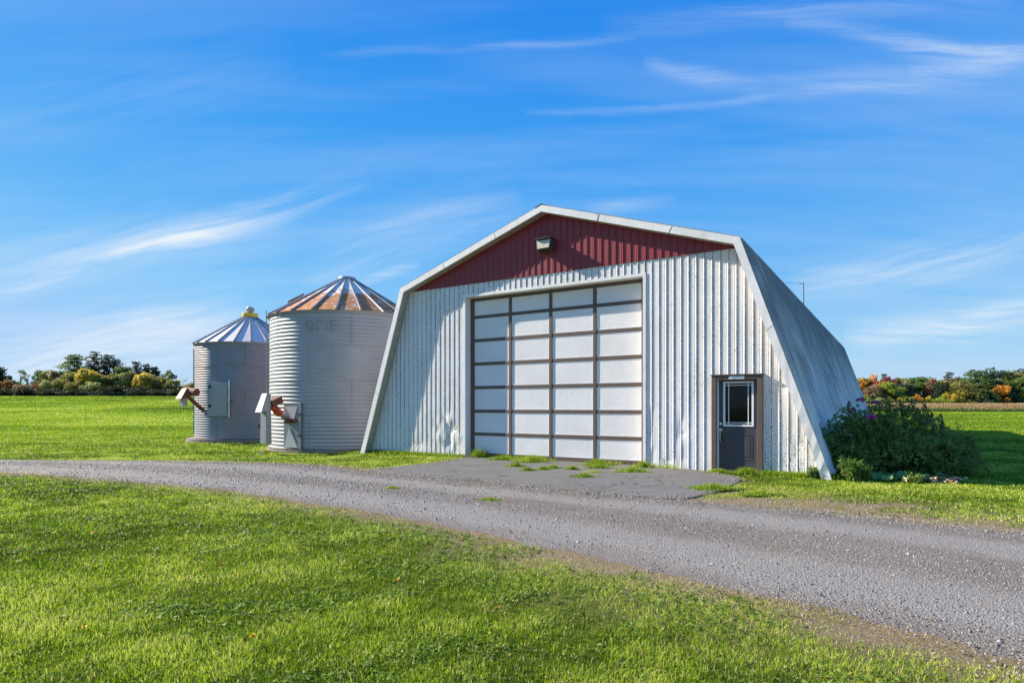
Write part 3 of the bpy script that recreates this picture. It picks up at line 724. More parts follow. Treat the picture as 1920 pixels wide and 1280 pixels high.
def rung_ladder(root, a, Rr, z0, z1, name='ladder', side=.36, so=.10):
    m = MB(); p = Vector((math.cos(a), math.sin(a), 0)); t = Vector((-p.y, p.x, 0))
    for s in (-side / 2, side / 2):
        b = p * (Rr + so) + t * s; m.tube(b + Vector((0, 0, z0)), b + Vector((0, 0, z1)), .018, .018, 8)
    z = z0 + .2
    while z < z1 - .1:
        m.tube(p * (Rr + so) - t * side / 2 + Vector((0, 0, z)), p * (Rr + so) + t * side / 2 + Vector((0, 0, z)), .011, .011, 6); z += .30
    z = z0 + .5
    while z < z1 - .3:
        for s in (-side / 2, side / 2): m.tube(p * (Rr - .0) + t * s + Vector((0, 0, z)), p * (Rr + so + .01) + t * s + Vector((0, 0, z)), .012, .012, 6)
        z += 1.0
    m.obj(name, m_flat, root)
def base_rings(root, Rr, z0, z1):
    h = (z1 - z0) / 3; n = 72
    for k in range(3):
        r = Rr + .11 - k * .022; a, b = z0 + k * h, z0 + (k + 1) * h - .012
        prof = [(r - .5, a), (r - .01, a), (r, a + .01), (r, b - .012), (r - .012, b), (r - .5, b), (r - .5, a)]
        o = MB().lathe(prof, n).obj('foundation_course', m_conc, root, smooth=False)
    MB().lathe([(Rr - .02, z1 - .03), (Rr + .06, z1 - .02), (Rr + .06, z1)], n).obj('sill_seal', m_black, root)

big = thing('grain_bin', 'wider corrugated steel grain bin with rusty conical roof, beside the barn', 'grain bin', (BIG_C[0], BIG_C[1], -.18), 0, 'grain bins')
base_rings(big, BIG_R, -.08, .16)
bin_wall(big, BIG_R, .15, 5.14, .1375, .011, 4, m_galv)
bin_roof(big, BIG_R, 5.14, .30, 6.78, 22, m_rroof)
MB().lathe([(.30, 6.72), (.34, 6.72), (.35, 6.80), (.33, 6.86), (.12, 6.89), (0, 6.89)], 32).obj('roof_cap', m_flat, big, smooth=False)
# roof hatch lid on the left slope
ha = math.radians(-155); hm = MB(); M_ = Matrix.Rotation(ha, 4, 'Z') @ Matrix.Translation((2.0, 0, 5.84)) @ Matrix.Rotation(math.radians(31), 4, 'Y')
hm.box(-.40, .30, -.22, .22, .0, .05, M_); hm.obj('roof_hatch', m_flat, big, bevel=.01)
rung_ladder(big, math.radians(-156), BIG_R, 2.0, 5.35, side=.16, so=.10)
# faded hand-width letters following the corrugated wall
def letters(root, Rr, strokes, a0, zc, h, pitch, amp, name):
    m = MB()
    for (x0, x1, y0, y1) in strokes:
        nx_ = max(1, int((x1 - x0) * h / .06)); nz_ = max(2, int((y1 - y0) * h / .02)); vs = []; fs = []
        for i in range(nx_ + 1):
            for j in range(nz_ + 1):
                s = (x0 + (x1 - x0) * i / nx_) * h; z = zc + (y0 + (y1 - y0) * j / nz_) * h
                r = Rr + corr(z, pitch, amp) + .0035; a = a0 + s / Rr; vs.append((r * math.cos(a), r * math.sin(a), z))
        for i in range(nx_):
            for j in range(nz_): fs.append((i * (nz_ + 1) + j, (i + 1) * (nz_ + 1) + j, (i + 1) * (nz_ + 1) + j + 1, i * (nz_ + 1) + j + 1))
        m.add(vs, fs)
    m.obj(name, m_fade, root)
O_ = [(0, .18, .15, .85), (.5, .68, .15, .85), (.1, .58, .82, 1), (.1, .58, 0, .18)]
T_ = [(0, .66, .82, 1), (.02, .26, 0, .62)]
I_ = [(.0, .17, 0, .42), (.0, .17, .55, .75)]
E_ = [(0, .2, 0, 1), (.2, .55, 0, .16), (.2, .5, .42, .56), (.2, .55, .84, 1)]
sh = lambda L, d: [(a + d, b + d, c_, e_) for a, b, c_, e_ in L]
letters(big, BIG_R, O_, math.radians(-103.5), 4.34, .42, .1375, .011, 'faded_letter')
letters(big, BIG_R, T_, math.radians(-96.5), 4.34, .42, .1375, .011, 'faded_letter')
letters(big, BIG_R, I_, math.radians(-89.6), 4.34, .42, .1375, .011, 'faded_letter')
letters(big, BIG_R, E_, math.radians(-86.4), 4.34, .42, .1375, .011, 'faded_letter')
# access panel (tangent plate) with hinge post
def at_bin(a, Rr, z=0.0):   # x = tangential (right when seen from outside), y = outward
    return Matrix.Translation((math.cos(a) * Rr, math.sin(a) * Rr, z)) @ Matrix.Rotation(a - math.pi / 2, 4, 'Z') @ Matrix.Scale(-1, 4, (1, 0, 0))
Mp = at_bin(math.radians(-114.5), BIG_R, 0)
ap_ = MB(); ap_.box(-.40, .40, .015, .05, .17, 1.78, Mp)
pn = ap_.obj('access_panel', m_flat, big, bevel=.004)
q = MB(); q.box(.34, .43, .05, .095, .15, 1.80, Mp); q.box(-.42, .43, .05, .075, 1.74, 1.79, Mp)
q.obj('panel_post', m_flat, pn, bevel=.004)
q = MB(); q.box(.30, .49, .096, .125, 1.36, 1.41, Mp); q.obj('hinge', m_black, pn); q = MB(); q.box(.30, .49, .096, .125, .60, .65, Mp); q.obj('hinge', m_black, pn)
q = MB(); q.hexa([Mp @ Vector(v) for v in ((-.36, .052, 1.72), (.28, .052, 1.72), (.06, .052, 1.16))], [Mp @ Vector(v) for v in ((-.36, .066, 1.72), (.28, .066, 1.72), (.06, .066, 1.16))]); q.obj('lit_triangle', m_lroof, pn)  # pale triangles, here and below, stand in for sunlight on the panel
q = MB(); q.hexa([Mp @ Vector(v) for v in ((-.36, .052, .19), (.26, .052, .19), (-.14, .052, .92))], [Mp @ Vector(v) for v in ((-.36, .066, .19), (.26, .066, .19), (-.14, .066, .92))]); q.obj('lit_triangle', m_lroof, pn)
q = MB(); q.tube(Mp @ Vector((-.27, .12, 1.13)), Mp @ Vector((.22, .12, 1.17)), .075, .085, 14); q.tube(Mp @ Vector((0, .03, 1.15)), Mp @ Vector((0, .12, 1.15)), .05, .05, 10); q.obj('gear_box', m_rustb, pn)

# unloading auger in front of the wide bin
def auger(name, label, base, c_xy, a, r_in, z_in, r_out, z_out, hood_m, tube_m, motor_m, big_one):
    p = Vector((math.cos(a), math.sin(a), 0)); o3 = Vector((c_xy[0], c_xy[1], 0))
    A = o3 + p * r_in + Vector((0, 0, z_in)); B = o3 + p * r_out + Vector((0, 0, z_out)); gz_ = gzf(B.x, B.y)
    root = thing(name, label, 'auger', (B.x, B.y, gz_), a)
    Mi = Matrix.Rotation(-a, 4, 'Z') @ Matrix.Translation((-B.x, -B.y, -gz_))
    A_, B_ = Mi @ A, Mi @ B; d = (B_ - A_).normalized()
    MB().tube(A_, B_, .085, .085, 18).obj('auger_tube', tube_m, root, smooth=False)
    return root, A_, B_, d
ag, A_, B_, d = auger('grain_auger', 'unloading auger with galvanised hood and orange motor at the wider bin', None, BIG_C, math.radians(-121), BIG_R - .02, 1.02, 3.78, 1.62, m_flat, m_flat, m_orange, True)
Lh = MB(); z = B_.z
Lh.hexa([(.0, -.20, z - .26), (.34, -.18, z - .34), (.34, .18, z - .34), (.0, .20, z - .26)][::-1], [(-.08, -.15, z + .30), (.08, -.14, z + .32), (.08, .14, z + .32), (-.08, .15, z + .30)][::-1])
Lh.obj('hood', m_flat, ag, bevel=.012)
MB().hexa([(-.10, -.16, .36), (.14, -.16, .38), (.14, .16, .38), (-.10, .16, .36)][::-1], [(-.08, -.15, z - .20), (.12, -.15, z - .20), (.12, .15, z - .20), (-.08, .15, z - .20)][::-1]).obj('spout', m_flat, ag, bevel=.01)
mo = MB(); e = A_ + (B_ - A_) * .34; mo.tube(e + Vector((0, 0, .0)), e + d * .24, .135, .135, 18); mo.tube(e + d * .27, e + d * .50, .12, .12, 18); mo.tube(e + d * .22, e + d * .29, .155, .155, 18); mo.obj('motor', m_orange, ag, smooth=False)
gb = MB(); f_ = A_ + (B_ - A_) * .62; M2 = Matrix.Translation(f_ + Vector((0, 0, .26))) @ Matrix.Rotation(math.radians(22), 4, 'Y'); gb.box(-.24, .22, -.17, .17, -.12, .12, M2); gb.obj('belt_guard', m_rustb, ag, bevel=.02)
MB().path([(.15, .0, .30), (.22, .02, .14), (.12, -.05, .06), (.25, -.08, .02)], .012, 6).obj('cable', m_white, ag)

sb = thing('grain_bin', 'narrower corrugated steel grain bin with yellow band and ball vent', 'grain bin', (SM_C[0], SM_C[1], -.22), 0, 'grain bins')
base_rings(sb, SM_R + .30, -.08, .18)
bin_wall(sb, SM_R, .17, 4.74, .112, .0095, 4, m_galv2)
bin_roof(sb, SM_R, 4.74, .26, 6.22, 22, m_lroof)
MB().lathe([(.26, 6.16), (.36, 6.17), (.38, 6.20), (.38, 6.36), (.36, 6.38), (.1, 6.39), (0, 6.39)], 32).obj('roof_collar', m_yellow, sb)
MB().lathe([(.12, 6.38), (.10, 6.44), (.17, 6.47), (.205, 6.54), (.20, 6.62), (.14, 6.69), (.0, 6.71)], 20).obj('ball_vent', m_flat, sb)
rung_ladder(sb, math.radians(-156), SM_R - .06, .4, 4.5, side=.25)
for k in range(2):
    pass
Mp = at_bin(math.radians(-100), SM_R, 0)
ap_ = MB(); ap_.box(-.50, .50, .02, .075, 1.26, 2.84, Mp); pn = ap_.obj('access_door', m_flat, sb, bevel=.006)
for z in (1.72, 2.62):
    q = MB(); q.box(-.43, -.30, .076, .10, z - .06, z + .06, Mp); q.obj('latch', m_black, pn)
q = MB(); q.box(.55, .60, .01, .05, 1.2, 2.9, Mp); q.box(.56, .64, .05, .09, 2.62, 2.82, Mp); q.box(.56, .64, .05, .09, 1.92, 2.12, Mp); q.obj('hinge_strip', m_lroof, pn)
blot = [(k * .34 + (.05 if k % 3 else 0), k * .34 + .22, .0 if k % 2 else .35, .55 if k % 3 else .9) for k in range(9)]
letters(sb, SM_R, blot, math.radians(-99), 4.38, .30, .112, .0095, 'faded_marking')
ag2, A_, B_, d = auger('grain_auger', 'rusty red auger head sticking out left of the narrower bin', None, SM_C, math.radians(-123), SM_R - .05, 1.30, 3.25, 2.02, m_rustb, m_rred, m_rustb, False)
z = B_.z
MB().hexa([(.02, -.26, z - .14), (.36, -.25, z - .20), (.36, .25, z - .20), (.02, .26, z - .14)][::-1], [(-.12, -.22, z + .26), (.06, -.20, z + .30), (.06, .20, z + .30), (-.12, .22, z + .26)][::-1]).obj('hood', m_rred, ag2, bevel=.012)
mo = MB(); mo.tube((-.10, -.10, z + .20), (-.16, .62, z + .10), .17, .17, 16); mo.obj('motor', m_rustb, ag2)
MB().hexa([(.0, -.12, z - .52), (.20, -.12, z - .52), (.20, .12, z - .52), (.0, .12, z - .52)][::-1], [(-.04, -.14, z - .10), (.22, -.14, z - .10), (.22, .14, z - .10), (-.04, .14, z - .10)][::-1]).obj('spout', m_flat, ag2, bevel=.006)
# small pipe stub leaning between the bins
px_, py_ = -9.35, 23.0
lp = thing('pipe', 'short rusty pipe leaning in the gap between the two grain bins', 'pipe', (px_, py_, gzf(px_, py_)), 0)
MB().tube((0.25, .1, -.02), (-.28, 0, .95), .055, .055, 12).tube((-.26, 0, .92), (-.30, 0, .99), .075, .075, 12).obj('shaft', m_rustb, lp)

# ================================================================== TREES
def leaf_mat(name, dark, mid, light, trans=.45, rough=.55):
    m, g = new_mat(name)
    a = g.n('ShaderNodeAttribute', attribute_name='tone').outputs['Fac']
    c = g.ramp(a, [(0, dark), (.5, mid), (1, light)])
    b = g.n('ShaderNodeBsdfPrincipled', {'Base Color': c, 'Roughness': rough, 'Specular IOR Level': .25})
    t = g.n('ShaderNodeBsdfTranslucent', {'Color': g.mix(.35, c, light)})
    mx = g.n('ShaderNodeMixShader', {0: trans, 1: b.outputs[0], 2: t.outputs[0]})
    g.L(mx.outputs[0], g.out.inputs[0]); return m
m_bark, g = new_mat('tree_bark'); bsdf(g, g.mix(g.noise(g.map(g.obj, (4, 4, 1)), 3, 4), (.06, .048, .036), (.16, .135, .11)), .9)
def leaf_quads(P, size, rs, flat=0.0, aspect=.62):
    """diamond shaped leaves at points P (n,3), random facing"""
    n = len(P); N = rs.normal(size=(n, 3)); N[:, 2] = N[:, 2] * (1 + flat) + flat; N /= np.linalg.norm(N, axis=1)[:, None]
    T = np.cross(N, rs.normal(size=(n, 3))); T /= np.linalg.norm(T, axis=1)[:, None]; Bt = np.cross(N, T)
    s = (size * rs.uniform(.65, 1.35, n))[:, None]
    bend = N * s * rs.uniform(-.25, .25, n)[:, None]
    V = np.stack([P - T * s, P - Bt * s * aspect + bend, P + T * s, P + Bt * s * aspect + bend], 1)
    return V.reshape(-1, 3), np.arange(n * 4).reshape(n, 4)
PAL = dict(rust=((.08, .04, .015), (.24, .12, .04), (.42, .24, .08)), khaki=((.075, .075, .022), (.23, .215, .06), (.42, .38, .12)), 
    olive=((0.076, 0.098, 0.025), (0.216, 0.228, 0.055), (0.475, 0.409, 0.108)), yellow=((0.150, 0.140, 0.026), (0.488, 0.394, 0.056), (0.850, 0.675, 0.112)),
    green=((0.044, 0.078, 0.025), (0.122, 0.195, 0.048), (0.268, 0.365, 0.092)), bright=((0.094, 0.140, 0.022), (0.281, 0.375, 0.048), (0.525, 0.600, 0.094)),
    dark=((0.020, 0.035, 0.026), (0.050, 0.086, 0.050), (0.127, 0.177, 0.092)), pine=((0.019, 0.030, 0.024), (0.046, 0.075, 0.046), (0.112, 0.155, 0.094)),
    orange=((0.244, 0.094, 0.022), (0.750, 0.319, 0.048), (0.850, 0.562, 0.094)), red=((0.169, 0.037, 0.027), (0.488, 0.104, 0.056), (0.750, 0.244, 0.112)),
    crimson=((0.117, 0.033, 0.043), (0.329, 0.075, 0.083), (0.562, 0.164, 0.140)), brown=((0.090, 0.067, 0.041), (0.270, 0.185, 0.102), (0.496, 0.337, 0.180)),
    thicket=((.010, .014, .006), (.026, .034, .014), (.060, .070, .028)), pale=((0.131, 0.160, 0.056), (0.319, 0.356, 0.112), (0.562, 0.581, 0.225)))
MATS = {k: leaf_mat('foliage_' + k, *v) for k, v in PAL.items()}
def tree(x, y, h, wd, kind, pal, label, group, seed, name=None, cut=0.22, dense=1.0, cat='tree'):
    rs = np.random.default_rng(seed); z0 = gzf(x, y)
    names = dict(round='broadleaf_tree', pine='pine_tree', sparse='thin_tree', shrub='shrub')
    root = thing(name or names[kind], label, cat, (x, y, z0 - .1), rs.uniform(0, 6.28), group)
    tr = MB(); tips = []
    if kind == 'pine':
        lean = rs.uniform(-.02, .02, 2) * h
        tr.path([(0, 0, 0), (lean[0] * .5, lean[1] * .5, h * .5), (lean[0], lean[1], h * .97)], [h * .022, h * .013, h * .004], 7)
        P = []; T = []
        z = h * .18; ang = 0
        while z < h * .97:
            f = (z / h); rad = wd / 2 * 1.45 * (1.06 - f) ** .6 * rs.uniform(.6, 1.2) * (1 if f > .3 else .8)
            for b in range(4):
                ang += 2.4 + rs.uniform(-.4, .4); r_ = rad * rs.uniform(.55, 1.2); up_ = rs.uniform(-.02, .25) * r_
                tip = np.array([math.cos(ang) * r_ + lean[0] * f, math.sin(ang) * r_ + lean[1] * f, z + up_])
                tr.tube((lean[0] * f, lean[1] * f, z - .05), tip, h * .004, h * .0015, 4, cap=False)
                k = max(8, int(34 * dense * r_ / 1.6)); t = rs.uniform(.25, 1.05, k)
                c_ = np.array([lean[0] * f, lean[1] * f, z]); q_ = c_ + (tip - c_) * t[:, None]
                q_ += rs.normal(size=(k, 3)) * np.array([.30, .30, .13]) * (.5 + .5 * r_ / 2)
                P.append(q_); T.append(np.clip(rs.uniform(.1, .7) + rs.normal(size=k) * .2, 0, 1))
            z += h * .042 * rs.uniform(.8, 1.3)
        P = np.concatenate(P); T = np.concatenate(T); size = .26
        V, F = leaf_quads(P, size, rs, flat=.8)
    else:
        zb = h * cut; th_ = h * .020 + .04
        nl = 5 if kind != 'shrub' else 4; fork = zb + (h - zb) * .12
        if kind != 'shrub': tr.path([(0, 0, 0), (rs.uniform(-.1, .1), rs.uniform(-.1, .1), zb * .6), (rs.uniform(-.2, .2), rs.uniform(-.2, .2), fork)], [th_ * 1.3, th_, th_ * .8], 7)
        else: fork = .15
        nb = int((26 if kind == 'round' else 11 if kind == 'sparse' else 16) * max(.7, min(1.6, wd / 5)))
        P = []; T = []; rz = (h - zb) / 2; cz = zb + rz
        for b in range(nb):
            u_ = rs.normal(size=3); u_ /= np.linalg.norm(u_); rr = rs.uniform(.35, .86) ** .6
            prof = 1.0 if kind != 'shrub' else 1.0
            c_ = np.array([u_[0] * wd / 2 * rr, u_[1] * wd / 2 * rr, cz + u_[2] * rz * rr * .92])
            if c_[2] < zb + .15 * rz: c_[2] = zb + rs.uniform(.1, .4) * rz
            br = wd * rs.uniform(.11, .21) if kind != 'sparse' else wd * rs.uniform(.09, .15)
            br = min(br, 1.5)
            k = int((70 if kind != 'sparse' else 42) * dense * (br / .7) ** 1.3)
            dr = rs.normal(size=(k, 3)); dr /= np.linalg.norm(dr, axis=1)[:, None]
            rad = br * rs.uniform(.45, 1.12, k) ** .5 * (1 + .25 * np.sin(dr[:, 0] * 5 + b) * np.cos(dr[:, 1] * 4 + b))
            q_ = c_ + dr * rad[:, None] * np.array([1, 1, .78])
            P.append(q_); T.append(np.clip(rs.uniform(.22, .72) + dr[:, 2] * .10 + rs.normal(size=k) * .13, 0, 1))
            if b < nl + 5:
                mid = np.array([c_[0] * .4, c_[1] * .4, fork + (c_[2] - fork) * .55]); tr.path([(0, 0, fork - .1 if fork > .3 else 0), tuple(mid), tuple(c_)], [th_ * .55, th_ * .35, th_ * .12], 5)
        P = np.concatenate(P); T = np.concatenate(T); P[:, 2] = np.maximum(P[:, 2], .05); size = .23 if h > 6 else .17
        V, F = leaf_quads(P, size, rs, aspect=.7)
    tr.obj('trunk' if kind != 'shrub' else 'stem', m_bark, root)
    o = np_obj('crown' if kind != 'shrub' else 'foliage', V, F, MATS[pal], root, attr=np.repeat(T, 4))
    return root
def at_px(px, Yd): return (px - 960) / 1130.75 * Yd
def hgt(py, Yd, x): return 1.5 + (761 - py) / 1130.75 * Yd - gzf(x, Yd)
# left horizon: (centre, width, top) measured in degrees-of-view units, distance, kind, palette, label
LT = [
 (-2, 26, 688, 180, 'pine', 'pine', 'dark evergreen cut off by the left edge of the photo'),
 (6, 24, 711, 174, 'round', 'rust', 'dull orange red tree below the dark evergreen at the left edge'),
 (18, 10, 704, 178, 'pine', 'dark', 'small dark narrow evergreen just right of the reddish tree'),
 (30, 16, 716, 180, 'sparse', 'brown', 'low thin brownish tree, first of the gap near the left edge'),
 (38, 18, 690, 182, 'sparse', 'green', 'thin see-through green tree, left one of the sparse pair'),
 (53, 18, 689, 184, 'sparse', 'olive', 'thin see-through olive tree, right one of the sparse pair'),
 (40, 20, 720, 173, 'round', 'brown', 'low brown green tree under the sparse pair'),
 (74, 20, 691, 182, 'round', 'green', 'dark green crown rising behind the small orange tree'),
 (72, 16, 713, 172, 'round', 'rust', 'small orange tree left of the olive row'),
 (91, 20, 689, 180, 'round', 'olive', 'olive tree, first of the olive row right of the orange one'),
 (107, 18, 690, 178, 'round', 'khaki', 'yellowish tree, second of the olive row'),
 (121, 20, 692, 180, 'round', 'green', 'deep green tree, third of the olive row'),
 (92, 22, 708, 172, 'round', 'pale', 'pale olive lower tree in front of the olive row'),
 (114, 22, 706, 171, 'round', 'olive', 'lower olive tree in front of the tall irregular evergreen'),
 (139, 32, 660, 192, 'pine', 'green', 'tall irregular green evergreen with gappy top'),
 (161, 18, 658, 196, 'sparse', 'green', 'tall thin tree between the gappy evergreen and the dark pines'),
 (142, 34, 697, 176, 'round', 'khaki', 'broad yellow crown, left half of the golden pair'),
 (166, 36, 691, 174, 'round', 'yellow', 'broad golden crown below the dark pines'),
 (140, 24, 712, 169, 'round', 'olive', 'olive tree under the broad yellow crown'),
 (168, 24, 713, 168, 'round', 'pale', 'pale tree under the broad golden crown'),
 (178, 26, 657, 194, 'pine', 'pine', 'left of the two big dark pines'),
 (204, 44, 662, 193, 'pine', 'pine', 'right and broader of the two big dark pines'),
 (186, 16, 704, 172, 'round', 'bright', 'small round yellow green tree right of the golden crown'),
 (207, 28, 700, 175, 'round', 'khaki', 'yellow green tree in front of the broader dark pine'),
 (228, 20, 697, 175, 'round', 'pale', 'pale olive tree right of the broader dark pine'),
 (236, 30, 684, 190, 'round', 'green', 'green crown behind, between the pines'),
 (244, 26, 693, 178, 'round', 'olive', 'olive gold tree left of the three dark pines'),
 (257, 20, 676, 188, 'pine', 'pine', 'tallest and leftmost of the three small dark pines'),
 (274, 20, 681, 188, 'pine', 'pine', 'middle one of the three small dark pines'),
 (291, 20, 686, 188, 'pine', 'dark', 'rightmost of the three small dark pines'),
 (284, 22, 699, 182, 'round', 'brown', 'reddish brown crown below the rightmost small pine'),
 (272, 30, 700, 174, 'round', 'yellow', 'bright yellow green tree under the three small pines'),
 (298, 22, 705, 174, 'round', 'olive', 'olive yellow tree right of the bright one under the pines'),
 (316, 22, 690, 182, 'round', 'green', 'lone dark green tree standing clear against the sky'),
 (323, 20, 710, 173, 'round', 'khaki', 'golden tree right of the lone dark green one'),
 (340, 22, 707, 176, 'sparse', 'pale', 'light thin tree near the narrower bin'),
 (352, 18, 717, 172, 'sparse', 'olive', 'small thin olive tree touching the narrower bin'),
 (374, 24, 712, 174, 'round', 'olive', 'olive tree behind the narrower bin'),
]
for i, (px, wpx, py, Yd, kind, pal, lab) in enumerate(LT):
    wpx = wpx * (1.4 if kind == 'pine' else 1.12)
    x = at_px(px, Yd); tree(x, Yd, hgt(py, Yd, x), wpx / 1130.75 * Yd * 1.15, kind, pal, lab + ', left treeline', 'trees beyond the left field', 100 + i, cut=.25, dense=1.0)
SB = [(10, 40, 731), (52, 46, 732), (98, 44, 731), (150, 40, 732), (196, 34, 724), (222, 34, 723), (262, 36, 724), (296, 34, 731), (332, 36, 732), (360, 30, 732)]
ORD = ['first', 'second', 'third', 'fourth', 'fifth', 'sixth', 'seventh', 'eighth', 'ninth', 'tenth', 'eleventh', 'twelfth']
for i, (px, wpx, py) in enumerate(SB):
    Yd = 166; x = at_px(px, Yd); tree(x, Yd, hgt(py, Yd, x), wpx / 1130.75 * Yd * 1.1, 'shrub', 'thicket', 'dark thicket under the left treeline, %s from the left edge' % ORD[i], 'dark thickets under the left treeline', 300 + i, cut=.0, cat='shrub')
RT = [
 (1630, 34, 699, 190, 'round', 'orange', 'orange topped tree next to the barn end'),
 (1612, 30, 704, 192, 'round', 'olive', 'olive tree half hidden by the barn end'),
 (1646, 18, 707, 188, 'round', 'crimson', 'dark red tree right of the orange topped one'),
 (1657, 16, 698, 198, 'pine', 'dark', 'dark evergreen tip between the two dark red trees'),
 (1667, 22, 702, 192, 'round', 'crimson', 'purple red tree above the bright green one'),
 (1664, 26, 714, 184, 'round', 'bright', 'bright yellow green tree in the front row'),
 (1640, 26, 716, 184, 'round', 'brown', 'brownish tree left of the bright yellow green one'),
 (1687, 30, 704, 190, 'round', 'olive', 'gold brown tree right of the purple red one'),
 (1682, 26, 724, 182, 'round', 'bright', 'yellow green lower tree in front of the gold brown one'),
 (1700, 28, 712, 185, 'round', 'dark', 'very dark round tree in the front row'),
 (1725, 32, 699, 192, 'round', 'green', 'mid green crown left of the small red tree'),
 (1742, 22, 706, 188, 'round', 'brown', 'brown olive tree just left of the small red tree'),
 (1752, 13, 703, 187, 'round', 'red', 'small bright red tree, thin'),
 (1762, 20, 712, 184, 'round', 'dark', 'dark tree right below the small red tree'),
 (1776, 30, 705, 187, 'round', 'olive', 'green yellow tree right of the small red tree'),
 (1777, 16, 694, 200, 'pine', 'pine', 'pine top poking above the green yellow tree'),
 (1796, 26, 699, 192, 'round', 'brown', 'rusty brown crown left of the big pine'),
 (1806, 46, 715, 184, 'round', 'olive', 'wide mustard green tree in front of the big pine'),
 (1788, 26, 728, 181, 'round', 'yellow', 'low mustard tree at the foot of the wide mustard one'),
 (1828, 50, 692, 189, 'pine', 'green', 'big layered pine left of the tallest crown'),
 (1850, 30, 712, 184, 'pine', 'green', 'green conifer right below the big layered pine'),
 (1869, 48, 682, 192, 'round', 'dark', 'tallest dark crown on the right'),
 (1897, 34, 690, 190, 'round', 'olive', 'yellow green crown right of the tallest dark one'),
 (1875, 27, 720, 182, 'round', 'orange', 'vivid round orange maple in front of dark trees'),
 (1856, 20, 730, 181, 'round', 'green', 'small green tree left of the vivid orange maple'),
 (1908, 34, 704, 186, 'round', 'green', 'green tree right of the vivid orange maple'),
 (1922, 36, 688, 192, 'round', 'dark', 'dark crown cut off by the right edge'),
 (1950, 40, 695, 190, 'round', 'olive', 'olive tree at the right edge of the photo'),
 (1890, 20, 728, 181, 'round', 'dark', 'dark low tree touching the vivid orange maple on its right'),
 (1836, 22, 735, 180, 'round', 'dark', 'dark low tree under the big layered pine'),
]
for i, (px, wpx, py, Yd, kind, pal, lab) in enumerate(RT):
    x = at_px(px, Yd); tree(x, Yd, hgt(py, Yd, x), wpx / 1130.75 * Yd * 1.42, kind, pal, lab + ', right woods', 'trees of the right woods', 500 + i, cut=.16, dense=1.15)
RS = [(1622, 26, 738, 'bright'), (1644, 24, 741, 'pale'), (1664, 22, 742, 'olive'), (1684, 26, 744, 'yellow'), (1706, 24, 740, 'bright'), (1716, 20, 734, 'orange'), (1736, 26, 737, 'yellow'), (1762, 30, 742, 'bright'), (1790, 26, 743, 'yellow'), (1818, 26, 744, 'olive'), (1846, 26, 745, 'dark'), (1905, 30, 742, 'dark')]
CN = dict(bright='yellow green', pale='pale olive', olive='olive', yellow='mustard yellow', orange='orange', dark='dark')
for i, (px, wpx, py, pal) in enumerate(RS):
    Yd = 178.5; x = at_px(px, Yd); tree(x, Yd, hgt(py, Yd, x), wpx / 1130.75 * Yd * 1.2, 'shrub', pal, '%s bush at the foot of the right woods, %s from the barn' % (CN[pal], ORD[i]), 'bushes at the foot of the right woods', 700 + i, cut=0, dense=1.2, cat='shrub')
# dim wood behind the front trees, reads as one mass
def foliage_band(name, x0, x1, y0, y1, h0, h1, n, pal, seed, size, kind='stuff', tonec=.35):
    rs = np.random.default_rng(seed); x = rs.uniform(x0, x1, n); y = rs.uniform(y0, y1, n)
    top = h0 + (h1 - h0) * fbm(x, y * .5, .16, seed + 1); z = gz(x, y) + rs.uniform(0, 1, n) ** .7 * top
    V, F = leaf_quads(np.stack([x, y, z], -1), size, rs, aspect=.75)
    t = np.clip(tonec + rs.normal(size=n) * .18 + (fbm(x, z, .5, seed + 9) - .5) * .8, 0, 1)
    return tag(np_obj(name, V, F, MATS[pal], attr=np.repeat(t, 4)), kind=kind)
foliage_band('far_wood', 96, 190, 199, 206, 6, 10.5, 9000, 'green', 901, .42)
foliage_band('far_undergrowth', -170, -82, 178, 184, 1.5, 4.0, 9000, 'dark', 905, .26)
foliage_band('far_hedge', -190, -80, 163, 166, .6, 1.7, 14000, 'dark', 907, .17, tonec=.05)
# maize field ----------------------------------------------------------
m_corn = leaf_mat('ripe_maize', (.20, .12, .055), (.42, .26, .13), (.62, .44, .24), .3)
rs = np.random.default_rng(31); n = 60000
x = rs.uniform(84, 190, n); row = rs.integers(0, 26, n); y = 152.5 + row * .9 + rs.normal(size=n) * .12
z = gz(x, y) + rs.uniform(.0, 1.0, n) ** .6 * (2.15 + .25 * vnoise(x, y, .3, 33))
V, F = leaf_quads(np.stack([x, y, z], -1), .15, rs, aspect=.30)
tag(np_obj('maize_crop', V, F, m_corn, attr=np.repeat(np.clip(.15 + .55 * (z / 2.4) + rs.normal(size=n) * .2, 0, 1), 4)), kind='stuff')
foliage_band('weed_strip', 60, 190, 150.4, 151.8, .5, 1.15, 9000, 'green', 911, .16, tonec=.5)

# ================================================================== BUSH AND PLANTS BY THE BARN
def leaflets(C0, n, spread, size, rs, up=.2, aspect=.45):
    """sprigs: n leaflets around each centre"""
    m = len(C0); ctr = np.repeat(C0, n, 0); ax = rs.normal(size=(m, 3)); ax[:, 2] = np.abs(ax[:, 2]) * .6 + up; ax /= np.linalg.norm(ax, axis=1)[:, None]; ax = np.repeat(ax, n, 0)
    rnd = rs.normal(size=(m * n, 3)); T = np.cross(ax, rnd); T /= np.linalg.norm(T, axis=1)[:, None]; T = T + ax * rs.uniform(-.5, .25, m * n)[:, None]; T /= np.linalg.norm(T, axis=1)[:, None]
    Bt = np.cross(T, ax); Bt /= np.linalg.norm(Bt, axis=1)[:, None]; Nn = np.cross(T, Bt)
    s = (size * rs.uniform(.6, 1.3, m * n))[:, None]; base = ctr + T * (spread * .15); tip = base + T * s * 2; mid = base + T * s
    V = np.stack([base, mid - Bt * s * aspect + Nn * s * .12, tip - Nn * s * .15 * 0, mid + Bt * s * aspect + Nn * s * .12], 1).reshape(-1, 3)
    return V, np.arange(m * n * 4).reshape(-1, 4)
